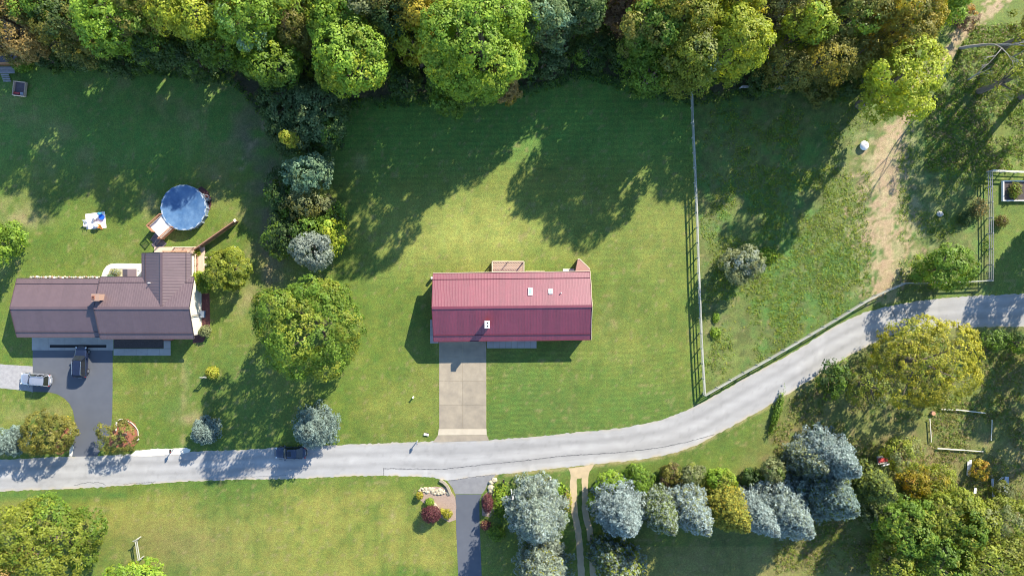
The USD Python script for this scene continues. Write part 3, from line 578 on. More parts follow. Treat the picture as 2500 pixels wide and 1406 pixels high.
i = np.arange(RR.size).reshape(RR.shape); j = np.roll(i, -1, 0)
f = np.stack([i[:, :-1], i[:, 1:], j[:, 1:], j[:, :-1]], -1).reshape(-1, 4)
MB().add(np.stack([xx, yy, zz], -1).reshape(-1, 3), f).put('cover', 'pool_cover', pool, smooth=True)
pm_ = thing('pool_pump', 'grey pool pump with filter tank on the dark mulch beside the pool', 'pump', W(511, 488))
MB().cyl((0, 0, 0), .25, .75, 14, .22).blob((0, 0, .75), (.22, .22, .12), np.random.default_rng(1), .0, 2).put('filter_tank', 'metal_grey', pm_)
MB().cyl((.12, -.45, .2), .13, .5, 12, axis='y').put('motor', 'plastic_black', pm_); MB().tube([(0, .2, .3), (.1, .5, .3), (-.2, .7, .5), (-.7, .7, .7)], .035).put('hose', 'paint_white', pm_)
# deck of the pool
dq = W(393, 553, 1.3)
pd = thing('pool_deck', 'small square wooden deck with rails and steps beside the pool', 'deck', (dq[0], dq[1], 0), -48.0)
A, B = 1.28, 1.30                                                         # half sizes, x along the pool-to-steps axis turned
for k in range(12): MB().bb(-A, A, -B + 2 * B * k / 12 + .006, -B + 2 * B * (k + 1) / 12 - .006, 1.12, 1.16).put('floor_board', 'wood_pale', pd)
for (x0, y0, x1, y1) in ((-A, -B, -A, B), (A, -B, A, B)):
    MB().bar((x0, y0, 2.02), (x1, y1, 2.02), .13, .04).put('top_rail', 'wood_orange', pd); MB().bar((x0, y0, 1.35), (x1, y1, 1.35), .04, .09).put('bottom_rail', 'wood_orange', pd)
    for k in range(14): y = y0 + (y1 - y0) * (k + .5) / 14; MB().bb(x0 - .02, x0 + .02, y - .045, y + .045, 1.40, 2.0).put('baluster', 'wood_orange', pd)
for (x0, x1) in ((-A, -.1),):
    MB().bar((x0, -B, 2.02), (x1, -B, 2.02), .13, .04).put('top_rail', 'wood_orange', pd); MB().bar((x0, -B, 1.35), (x1, -B, 1.35), .04, .09).put('bottom_rail', 'wood_orange', pd)
    for k in range(7): x = x0 + (x1 - x0) * (k + .5) / 7; MB().bb(x - .045, x + .045, -B - .02, -B + .02, 1.40, 2.0).put('baluster', 'wood_orange', pd)
for x, y in ((-A, -B), (A, -B), (-A, B), (A, B), (-.1, -B)): MB().bb(x - .055, x + .055, y - .055, y + .055, 0, 2.08).put('post', 'wood_orange', pd)
MB().bb(-A + .06, -.16, -B - .045, -B - .005, .25, 1.11).put('skirt', 'wood_orange', pd)
for s in (-1, 1): MB().bb(s * A - .02 + s * .024, s * A + .02 + s * .024, -B + .06, B - .06, .25, 1.11).put('skirt', 'wood_orange', pd)
for k in range(5): MB().bb(.0, A - .1, -B - .32 * (k + 1) + .02, -B - .32 * k, .92 - k * .2, .96 - k * .2).put('step', 'wood_purple', pd)
for x in (-.02, A - .08): MB().bar((x, -B - .02, .9), (x, -B - 1.65, .05), .05, .22).put('stringer', 'wood_purple', pd)
MB().bar((A - .08, -B, 2.0), (A - .08, -B - 1.6, 1.0), .06, .06).put('hand_rail', 'wood_purple', pd)
lf = thing('timber_landing', 'dark weathered timber landing at the foot of the pool deck steps', 'landing', W(389, 596), -48)
for k in range(9): MB().bb(-.75, .75, -.9 + k * .2 + .008, -.9 + (k + 1) * .2 - .008, .05, .10).put('board', 'wood_purple', lf)
for (x, y, r_) in ((.2, .2, 4), (-.45, -.2, 12)):
    tw = thing('white_towel', ['white towel spread on the pool deck nearest the pool', 'white towel spread on the pool deck nearest its west rail'][r_ > 5], 'towel', (dq[0] + x, dq[1] + y, 1.165), -48 + r_)
    g = np.linspace(-1, 1, 9); gx, gy = np.meshgrid(g * .30, g * .62); MB().add(np.stack([gx, gy, .02 + .03 * fb(gx, gy, .25, r_)], -1).reshape(-1, 3), np.stack([(np.arange(81).reshape(9, 9))[a:8 + a, b:8 + b] for a, b in ((0, 0), (0, 1), (1, 1), (1, 0))], -1).reshape(-1, 4)).put('cloth', 'cloth_white', tw)
# privacy fence
a, b = W(476, 612, .9), W(577, 541, .9); d = (b - a)[:2]; L = np.linalg.norm(d); ang = math.degrees(math.atan2(d[1], d[0]))
pf = thing('privacy_fence', 'solid brown board fence running from the terrace towards the pool side', 'fence', (a[0], a[1], 0), ang)
for k in range(int(L / .155)): MB().bb(k * .155 + .004, k * .155 + .151, -.015, .015, .06, 1.72 + .01 * (k % 3)).put('board', 'wood_brown', pf)
for k in range(5): x = L * k / 4; MB().bb(x - .055, x + .055, .017, .127, 0, 1.80).put('post', 'wood_brown', pf)
MB().bb(0, L, -.08, .08, 1.755, 1.79).put('cap_rail', 'wood_deck', pf)
MB().bb(L - .05, L + .35, -.25, .2, 1.80, 1.86).put('end_cap', 'trim_tan', pf)
def rail_fence(pts, label, H=1.38, step=2.24, mat='wood_weathered', heights=(.45, .88, 1.30), flat=True, group=None):
    P = [np.array(W(u, v, 1.3)[:2]) for u, v in pts]
    o = P[0]; t = thing('rail_fence', label, 'fence', (o[0], o[1], 0), group=group)
    q = resample(np.array(P), max(2, round(sum(np.linalg.norm(np.diff(P, axis=0), axis=1)) / step) + 1)) if len(P) == 2 or True else P
    rng = np.random.default_rng(len(label))
    for k, p in enumerate(q):
        p = p - o; MB().box((p[0], p[1], H / 2), (.13, .13, H), rng.uniform(-8, 8)).put('post', mat, t)
        if k + 1 < len(q):
            n = q[k + 1] - o
            for z in heights:
                MB().bar((p[0], p[1], z + rng.uniform(-.02, .02)), (n[0], n[1], z + rng.uniform(-.02, .02)), .045, .14).put('rail', mat, t)
            if flat: MB().bar((p[0], p[1], H + .022), (n[0], n[1], H + .022), .17 + rng.uniform(-.02, .02), .035).put('cap_board', mat, t)
rail_fence([(1690, 222), (1694, 330), (1699, 430), (1704, 560), (1707, 660), (1712, 780), (1716, 870), (1722, 962)], 'long weathered rail fence between the mown lawn and the paddock')
rail_fence([(1722, 966), (1800, 921), (1880, 877), (1960, 830), (2040, 783), (2130, 727), (2165, 711), (2212, 691)], 'weathered rail fence following the bend of the lane')
rail_fence([(2214, 691), (2240, 692), (2320, 689), (2424, 685)], 'pale rail fence under the orange tinged tree by the lane')
rail_fence([(2424, 684), (2425, 560), (2422, 417)], 'dark wire and rail fence at the east side of the paddock', flat=False, mat='wood_grey')
rail_fence([(2424, 416), (2480, 419), (2560, 421)], 'short rail fence behind the white framed raised bed', mat='board_white')
rail_fence([(1812, 211), (1914, 213)], 'grey rail fence in the shade at the forest edge', mat='wood_grey')
# ------------------------------------------------------------------ vehicles
def car(name, label, at, rot, paint, L=4.75, Wd=1.86, H=1.74, wagon=True, rails=None, sunroof=False):
    t = thing(name, label, 'car', at, rot, group='parked cars')
    w = Wd / 2
    # body: rounded sections from the tail (-x) to the nose (+x): x, half width, belt or bonnet height, sill
    st = [(-.5, .48, .80, .45), (-.488, .72, .92, .36), (-.455, .90, 1.00, .28), (-.36, .99, 1.03, .24), (-.22, 1.0, 1.03, .22), (-.05, 1.0, 1.02, .21), (.10, 1.0, 1.01, .21), (.19, .99, 1.0, .22), (.27, .98, .97, .23), (.35, .955, .92, .24), (.41, .90, .86, .26), (.452, .80, .79, .30), (.478, .66, .72, .34), (.493, .48, .64, .38), (.5, .30, .58, .44)]
    if wagon: st[:3] = [(-.5, .62, .92, .45), (-.49, .84, 1.03, .36), (-.46, .94, 1.05, .28)]
    V, n = [], 20
    for x, hw, zt, zb in st:
        zt *= H / 1.74
        for k in range(n):
            a = 2 * math.pi * k / n; c, s_ = math.cos(a), math.sin(a); e = .42
            yy = math.copysign(abs(c) ** e, c) * hw * w; zz = (zt + zb) / 2 + math.copysign(abs(s_) ** e, s_) * (zt - zb) / 2
            if s_ > .2: yy *= 1 - .06 * s_
            V.append((x * L, yy, zz + (.03 * (1 - (yy / w) ** 2) if s_ > .5 else 0)))
    m = len(st); i = np.arange(m * n).reshape(m, n); j = np.roll(i, -1, 1)
    f = np.stack([i[:-1], j[:-1], j[1:], i[1:]], -1).reshape(-1, 4)[:, ::-1]
    b = MB().add(V, f); e0 = [V[k] for k in range(n)]; b.poly(e0); b.poly([V[(m - 1) * n + k] for k in range(n)][::-1])
    b.put('body', paint, t, smooth=40)
    zb, zr = 1.02 * H / 1.74, H - .03
    xr0, xf0 = (-.475 if wagon else -.40) * L, .185 * L; xr1, xf1 = (-.405 if wagon else -.245) * L, .055 * L
    b0, b1 = w * .93, w * .70
    P = {k: np.array(p) for k, p in dict(rl=(xr0, b0, zb), rr=(xr0, -b0, zb), fl=(xf0, b0 * .96, zb - .03), fr=(xf0, -b0 * .96, zb - .03), RL=(xr1, b1, zr), RR=(xr1, -b1, zr), FL=(xf1, b1, zr - .01), FR=(xf1, -b1, zr - .01)).items()}
    mid = lambda a, b_, c, out: (a + b_) / 2 + np.array(out)
    def pane(nm, a, b_, c, d, bow):
        g = np.linspace(0, 1, 5); S, T = np.meshgrid(g, g)
        q = (a * ((1 - S) * (1 - T))[..., None] + b_ * (S * (1 - T))[..., None] + c * (S * T)[..., None] + d * ((1 - S) * T)[..., None]) + np.array(bow) * (4 * S * (1 - S))[..., None]
        k = np.arange(25).reshape(5, 5); MB().add(q.reshape(-1, 3), np.stack([k[:-1, :-1], k[:-1, 1:], k[1:, 1:], k[1:, :-1]], -1).reshape(-1, 4)).put(nm, 'car_glass', t, smooth=True)
    pane('windshield', P['fr'], P['fl'], P['FL'], P['FR'], (.10, 0, .02)); pane('rear_window', P['rl'], P['rr'], P['RR'], P['RL'], (-.06, 0, .02))
    pane('side_window', P['fl'], P['rl'], P['RL'], P['FL'], (0, .03, 0)); pane('side_window', P['rr'], P['fr'], P['FR'], P['RR'], (0, -.03, 0))
    g = np.linspace(-1, 1, 9); X, Y = np.meshgrid(g, g)                   # crowned roof with rolled edges
    sx, sy = (xf1 - xr1) / 2 + .05, b1 + .045; cx = (xf1 + xr1) / 2
    R8 = np.maximum(abs(X), abs(Y)); ZZ = H + .0 - .035 * X ** 2 - .03 * Y ** 2 - .05 * (R8 > .99)
    XX = cx + sx * X * (1 - .05 * Y ** 2); k = np.arange(81).reshape(9, 9)
    top = MB().add(np.stack([XX, sy * Y * (1 - .05 * np.clip(X, 0, 1) ** 2), ZZ], -1).reshape(-1, 3), np.stack([k[:-1, :-1], k[:-1, 1:], k[1:, 1:], k[1:, :-1]], -1).reshape(-1, 4)).put('roof', paint, t, smooth=60)
    if sunroof: MB().bb(cx + .08, cx + .62, -.36, .36, H - .012, H + .012).put('sunroof', 'car_glass', top)
    for a, b_ in (('fl', 'FL'), ('fr', 'FR'), ('rl', 'RL'), ('rr', 'RR')): MB().tube([P[a], P[b_]], .05).put('pillar', paint, t)
    for s in (1, -1):
        for x in (-.16, -.33): 
            q0 = np.array([x * L, b0 * s, zb]); q1 = np.array([x * L + .04, b1 * s, zr]); MB().tube([q0 + [0, .03 * s, 0], q1 + [0, .03 * s, 0]], .035).put('pillar', paint, t)
        if rails: MB().tube([(xr1 + .05, s * (b1 - .03), H + .0), (xr1 + .2, s * (b1 - .02), H + .06), (cx, s * (b1 - .02), H + .075), (xf1 - .25, s * (b1 - .02), H + .06), (xf1 - .1, s * (b1 - .03), H)], .032).put('roof_rail', rails, t)
        MB().box((.15 * L, s * (w + .10), 1.0 * H / 1.74), (.14, .22, .15)).put('mirror', paint, t)
        MB().box(((.438) * L, s * w * .70, .765 * H / 1.74), (.16, .36, .10), rz=-s * 40, ry=20).put('headlight', 'lamp_clear', t)
        MB().box((-.478 * L, s * w * .80, .86 * H / 1.74), (.10, .22, .24)).put('taillight', 'lamp_red', t)
        for x in (-.30, .31):
            wh = MB().cyl((x * L, s * (w - .11) - .11, .35), .35, .22, 20, axis='y').put('wheel', 'tyre', t)
            MB().cyl((x * L, s * (w + .008) - (.0 if s > 0 else .012), .35), .23, .012, 14, axis='y').put('rim', 'rim_metal', wh)
    for s, x in ((1, .497), (-1, -.503)): MB().box((x * L, 0, .42), (.10, Wd * .44, .20)).put('bumper', 'plastic_black' if paint != 'car_silver' else paint, t)
    MB().box((-.508 * L, 0, .80), (.02, .5, .13)).put('number_plate', 'paint_white', t)
    MB().bar((.19 * L + .02, -w * .75, 1.0 * H / 1.74), (.19 * L + .02, w * .75, 1.0 * H / 1.74), .10, .03).put('cowl', 'plastic_black', t)
    return t
q = W(85.5, 926.5, .8); car('silver_suv', 'silver sport utility car standing where the gravel lane meets the asphalt drive', (q[0], q[1], .012), 176, 'car_silver', 4.6, 1.85, 1.75, rails='chrome')
q = W(196.5, 883, .8); car('navy_suv', 'dark navy sport utility car with silver roof rails on the asphalt drive', (q[0], q[1], .012), 88, 'car_navy', 4.75, 1.9, 1.78, rails='chrome')
q = W(708.5, 1105, .7); car('blue_sedan', 'dark blue car with sunroof parked on the lane below the blue spruce', (q[0], q[1], .006), 180, 'car_blue', 4.75, 1.86, 1.55, wagon=False, sunroof=True)

# ------------------------------------------------------------------ vegetation
PAL = dict(green=((.058, .118, .021), (.112, .190, .032)), lime=((.145, .205, .024), (.245, .290, .040)), bright=((.088, .172, .027), (.172, .268, .042)), olive=((.085, .100, .026), (.150, .150, .045)),
           dark=((.045, .085, .024), (.080, .130, .036)), bluegreen=((.06, .105, .055), (.12, .175, .095)), mint=((.13, .225, .125), (.22, .325, .185)), silver=((.20, .245, .20), (.33, .37, .31)), greygreen=((.10, .13, .075), (.17, .20, .12)),
           golden=((.165, .155, .022), (.27, .235, .040)), tan=((.17, .135, .055), (.28, .215, .10)), maroon=((.085, .022, .028), (.165, .060, .062)), yellow=((.30, .30, .03), (.46, .43, .07)), mossy=((.10, .145, .025), (.17, .20, .035)),
           willow=((.145, .165, .022), (.245, .245, .036)), spruce=((.120, .170, .145), (.225, .295, .255)), bluespruce=((.165, .215, .195), (.32, .385, .36)), palespruce=((.15, .19, .14), (.285, .335, .26)), conifer=((.055, .085, .032), (.11, .15, .055)),
           yellowconifer=((.10, .125, .028), (.185, .20, .045)), orange=((.22, .13, .025), (.32, .20, .04)), brown=((.13, .085, .045), (.21, .14, .08)), hay=((.24, .19, .09), (.36, .29, .15)))
for _k in ('green', 'lime', 'bright', 'olive', 'mossy', 'golden', 'tan', 'willow', 'bluegreen', 'greygreen', 'yellowconifer', 'orange', 'conifer'): PAL[_k] = tuple(tuple(x * q for x, q in zip(c, (1.50, 1.38, 1.0))) for c in PAL[_k])
def cards(rng, P, N, length, width, col, jitter=.12, axis=None):
    """Leaves: kite shaped quads at P facing N."""
    n = len(P); N = N / (np.linalg.norm(N, axis=1, keepdims=True) + 1e-9)
    r = rng.normal(size=(n, 3)) if axis is None else axis
    a = r - (r * N).sum(1, keepdims=True) * N; a /= np.linalg.norm(a, axis=1, keepdims=True) + 1e-9; b = np.cross(N, a)
    l = (length * rng.uniform(.5, 1.45, (n, 1))) / 2; w = (width * rng.uniform(.7, 1.3, (n, 1))) / 2
    Q = np.stack([P - a * l, P - a * l * .1 + b * w, P + a * l, P - a * l * .1 - b * w], 1)
    c = col * (1 + rng.normal(0, jitter, (n, 1)))
    return Q, np.clip(c, .004, .95)
def tree_color(rng, pal, n, accent=None, acc=.0):
    c0, c1 = map(np.array, PAL[pal]); t = rng.random((n, 1)); c = c0 + (c1 - c0) * t
    if accent and acc:
        d0, d1 = map(np.array, PAL[accent]); k = rng.random((n, 1)) < acc; c = np.where(k, d0 + (d1 - d0) * rng.random((n, 1)), c)
    return c
def leaf_mesh(path, Q, C, mat):
    color_mesh(path, Q.reshape(-1, 3), np.arange(len(Q) * 4).reshape(-1, 4), C, mat, 'uniform')
def unit(rng, n):
    d = rng.normal(size=(n, 3)); return d / np.linalg.norm(d, axis=1, keepdims=True)
def clumps_to_leaves(rng, cp, cn, cr, cc, nl, leaf, up=.45, out=.7):
    n = len(cp); d = unit(rng, n * nl).reshape(n, nl, 3); d = d + cn[:, None] * .55; d /= np.linalg.norm(d, axis=2, keepdims=True)
    P = cp[:, None] + d * cr[:, None, None] * rng.uniform(.45, 1.08, (n, nl, 1))
    N = d * .8 + cn[:, None] * out + np.array([0, 0, up]) + rng.normal(0, .38, d.shape)
    C = np.repeat(cc[:, None], nl, 1)
    return cards(rng, P.reshape(-1, 3), N.reshape(-1, 3), leaf, leaf * .72, C.reshape(-1, 3))
def trunk_mesh(parent, rng, h, z0, R, mat='bark', limbs=5):
    m = MB(); r = .03 * h + .06; bend = rng.normal(0, .02 * h, 2)
    pts = [(0, 0, -.1), (bend[0] * .3, bend[1] * .3, z0 * .6), (bend[0], bend[1], z0 * .5 + h * .4), (bend[0] * 1.3, bend[1] * 1.3, h * .82)]
    m.tube(pts, [r * 1.25, r, r * .6, r * .15], 7)
    for k in range(limbs):
        a = 2 * math.pi * (k + rng.random() * .6) / limbs; s = np.array(pts[1]) + (np.array(pts[2]) - pts[1]) * rng.uniform(.1, .8)
        e = np.array([math.cos(a) * R * rng.uniform(.55, .8), math.sin(a) * R * rng.uniform(.55, .8), z0 + (h - z0) * rng.uniform(.35, .7)])
        m.tube([s, (s + e) / 2 + [0, 0, -.04 * h], e], [r * .45, r * .28, r * .07], 5)
    m.put('trunk', mat, parent)
def place(u, v, h, frac=.60):
    p = W(u, v, frac * h); return (p[0], p[1], 0)
_seed = [100]
def broadleaf(name, label, u, v, r, h, pal, cat='tree', base=.25, leaf=.33, dens=1.0, rough=1.0, acc=None, acc_p=.0, squash=1.0, clump=.62, lobes=None, ry=None, group=None, spread=.68, trunk=True, nl=22, inner=True, rot=0):
    _seed[0] += 1; rng = np.random.default_rng(_seed[0])
    R = r / PX * (1 - .6 * h / CAMH); RY = (ry or r) / PX * (1 - .6 * h / CAMH); z0 = base * h
    t = thing(name, label, cat, place(u, v, h), rot, group=group)
    zc = z0 + (h - z0) * .42; au, ad = h - zc, zc - z0
    ph = rng.uniform(0, 2 * np.pi, 4); wild = rng.uniform(.5, 1.0) * rough
    def rho(t_): return 1 + wild * (.17 * np.cos(2 * t_ + ph[0]) + .14 * np.cos(3 * t_ + ph[1]) + .10 * np.cos(5 * t_ + ph[2]) + .07 * np.cos(8 * t_ + ph[3]))
    mx = rho(np.linspace(0, 6.3, 60)).max()
    n = lobes or int(9 + R * 3.0)
    th = (np.arange(n) * 2.39996 + rng.normal(0, .35, n)); rr = np.sqrt((np.arange(n) + .5) / n) * rng.uniform(.82, 1.12, n); lr = rng.uniform(.16, .36, n) * np.clip(1.25 - .12 * math.log(max(R, 1)), .7, 1.3)
    rr = np.minimum(rr, 1.0) * (1 - lr * .8); q = rho(th) / mx * rr
    zt = zc + au * (np.clip(1 - rr ** 2, 0.02, 1) ** .55) * rng.uniform(.58, 1.08, n) - lr * R * .75
    zt = np.maximum(zt, np.where(rr > .7, z0 + (zc - z0) * rng.uniform(.1, 1.0, n), z0))
    lc = np.c_[np.cos(th) * q * R, np.sin(th) * q * RY, zt]
    ls = np.c_[lr * R, lr * RY, lr * min(R, RY) * .82]
    k2 = max(5, n // 3); t2 = rng.uniform(0, 2 * np.pi, k2); l2 = rng.uniform(.2, .32, k2)            # lower boughs
    lc = np.vstack([lc, np.c_[np.cos(t2) * R * .62 * rho(t2) / mx, np.sin(t2) * RY * .62 * rho(t2) / mx, z0 + (zc - z0) * rng.uniform(.15, .8, k2)], [[0, 0, zc]]])
    ls = np.vstack([ls, np.c_[l2 * R, l2 * RY, l2 * min(R, RY) * .8], [[.60 * R, .60 * RY, .55 * au]]])
    n = len(lc)
    CP, CN = [], []
    for k in range(len(lc)):
        area = 4 * np.pi * (ls[k].prod()) ** (2 / 3); m = max(6, int(area / (clump ** 2 * 1.55) * dens))
        q = unit(rng, m); q = q[q[:, 2] > -.45]; p = lc[k] + q * ls[k] * rng.uniform(.86, 1.06, (len(q), 1))
        keep = np.ones(len(p), bool)
        for o in range(len(lc)):
            if o != k: keep &= (((p - lc[o]) / ls[o]) ** 2).sum(1) > .74
        CP.append(p[keep]); nn = q / ls[k]; CN.append((nn / np.linalg.norm(nn, axis=1, keepdims=True))[keep])
    CP0 = CP; CP, CN = np.vstack(CP), np.vstack(CN); CP[:, 2] = np.maximum(CP[:, 2], clump * .5)
    cc = tree_color(rng, pal, len(CP))
    tint = np.concatenate([np.full(len(c_), w_) for c_, w_ in zip(CP0, rng.uniform(.80, 1.22, n))]); sw = np.concatenate([np.full(len(c_), w_) for c_, w_ in zip(CP0, rng.random(n))])
    if acc and acc_p: alt = tree_color(rng, acc, len(CP)); w2 = np.clip((sw - (1 - acc_p)) * 3 + rng.normal(0, .35, len(CP)), 0, 1)[:, None]; cc = cc * (1 - w2) + alt * w2
    cc = cc * tint[:, None]
    zone = fb(CP[:, 0], CP[:, 1], max(R * .5, .8), _seed[0] % 50); cc = cc * (.80 + .40 * zone)[:, None]
    Q, C = clumps_to_leaves(rng, CP, CN, clump * rng.uniform(.7, 1.25, len(CP)), cc, nl, leaf)
    leaf_mesh(str(t.GetPath()) + '/crown', Q, C, 'leaves')
    if trunk: trunk_mesh(t, rng, h, max(z0, .2), R)
    return t
def conifer(name, label, u, v, r, h, pal, acc=None, acc_p=.0, belly=.80, tuft=.30, cat='tree', group=None, frac=.45, step=.48, lean=None, ntuft=5, base=.03):
    _seed[0] += 1; rng = np.random.default_rng(_seed[0])
    R = r / PX * (1 - .35 * h / CAMH); t = thing(name, label, cat, place(u, v, h, frac), 0, group=group)
    TP, TN, TT = [], [], []
    z = h * base
    while z < h * .98:
        f = z / h; rz = R * (1 - f ** 1.25) ** belly * rng.uniform(.88, 1.10) + .08
        if f < .12: rz *= .86 + f
        nb = max(4, int(2 * np.pi * rz / (.92 + .09 * rz)))
        for a in (np.arange(nb) + rng.random()) * 2 * np.pi / nb + rng.normal(0, .12, nb):
            L = rz * rng.choice([rng.uniform(.62, .85), rng.uniform(.9, 1.16)], p=[.35, .65]); s0 = max(.30 * L, L - 1.25); k = max(1, int((L - s0) / (tuft * .95)) + 1)
            s = np.repeat(np.linspace(s0, L, k), 3); sd = np.tile([-1, 0, 1], k); dirv = np.array([math.cos(a), math.sin(a)])
            side = sd * np.minimum(.50, .16 + .6 * (L - s)) * rng.uniform(.7, 1.2, 3 * k) + rng.normal(0, .04, 3 * k)
            zz = z + .22 * L * (1 - s / L) - .12 * L * (s / L) + .10 * L * (s / L) ** 3 - .10 * abs(sd) + rng.normal(0, .04, 3 * k)
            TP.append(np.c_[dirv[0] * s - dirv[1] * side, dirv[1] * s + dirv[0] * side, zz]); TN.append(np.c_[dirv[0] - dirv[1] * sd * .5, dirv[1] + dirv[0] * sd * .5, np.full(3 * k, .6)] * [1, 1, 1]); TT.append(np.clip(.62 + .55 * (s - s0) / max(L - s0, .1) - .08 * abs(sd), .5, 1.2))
        z += step * (1.12 - .5 * f) * rng.uniform(.85, 1.15)
    TP.append(np.array([[0, 0, h * .97], [0, 0, h]])); TN.append(np.array([[0, 0, 1.0], [0, 0, 1.0]])); TT.append(np.ones(2))
    TP, TN = np.vstack(TP), np.vstack(TN); TN /= np.linalg.norm(TN, axis=1, keepdims=True)
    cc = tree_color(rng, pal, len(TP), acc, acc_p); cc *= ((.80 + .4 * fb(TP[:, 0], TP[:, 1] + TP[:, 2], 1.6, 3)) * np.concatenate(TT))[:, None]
    n = len(TP); d = unit(rng, n * ntuft).reshape(n, ntuft, 3) * .85 + TN[:, None]; d /= np.linalg.norm(d, axis=2, keepdims=True)
    P = TP[:, None] + d * tuft * rng.uniform(.35, .8, (n, ntuft, 1)); Nn = TN[:, None] * .7 + np.array([0, 0, .5]) + rng.normal(0, .55, d.shape)
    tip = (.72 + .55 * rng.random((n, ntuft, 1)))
    Q, C = cards(rng, P.reshape(-1, 3), Nn.reshape(-1, 3), tuft * 1.35, tuft * .46, (cc[:, None] * tip).reshape(-1, 3), .08, axis=d.reshape(-1, 3))
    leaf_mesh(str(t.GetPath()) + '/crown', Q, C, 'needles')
    MB().tube([(0, 0, -.1), (0, 0, h * .5), (0, 0, h * .96)], [.02 * h + .06, .012 * h + .03, .015], 7).put('trunk', 'bark', t)
    return t
def bush(name, label, u, v, r, h, pal, leaf=.16, ry=None, dens=1.0, acc=None, acc_p=0, group=None, rot=0, rag=.16):
    """A clipped or dense low shrub: leaves over a dome, and inside it."""
    _seed[0] += 1; rng = np.random.default_rng(_seed[0])
    R, RY = r / PX * .99, (ry or r) / PX * .99; t = thing(name, label, 'shrub', place(u, v, h, .4), rot, group=group)
    n = int((np.pi * R * RY * 2 + 2 * np.pi * max(R, RY) * h) / (leaf ** 2) * 1.5 * dens)
    d = unit(rng, n); d[:, 2] = np.where(d[:, 2] < -.5, -d[:, 2], d[:, 2]); lump = 1 + rag * (fb(d[:, 0] * 2 + 5, d[:, 1] * 2 + d[:, 2], .55, _seed[0] % 40) - .5) * 2
    P = d * np.array([R, RY, h * .58]) * (lump * rng.uniform(.80 - rag * .5, 1.03 + rag * .2, n))[:, None] + [0, 0, h * .44]; P[:, 2] = np.maximum(P[:, 2], .03)
    Q, C = cards(rng, P, d + [0, 0, .3] + rng.normal(0, .5, (n, 3)), leaf * 1.3, leaf, tree_color(rng, pal, n, acc, acc_p), .15)
    leaf_mesh(str(t.GetPath()) + '/foliage', Q, C, 'leaves')
    m = MB()
    for k in range(5): a = k * 1.257; m.tube([(0, 0, 0), (math.cos(a) * R * .5, math.sin(a) * RY * .5, h * .6)], [.03, .01], 5)
    m.put('stem', 'bark', t); return t
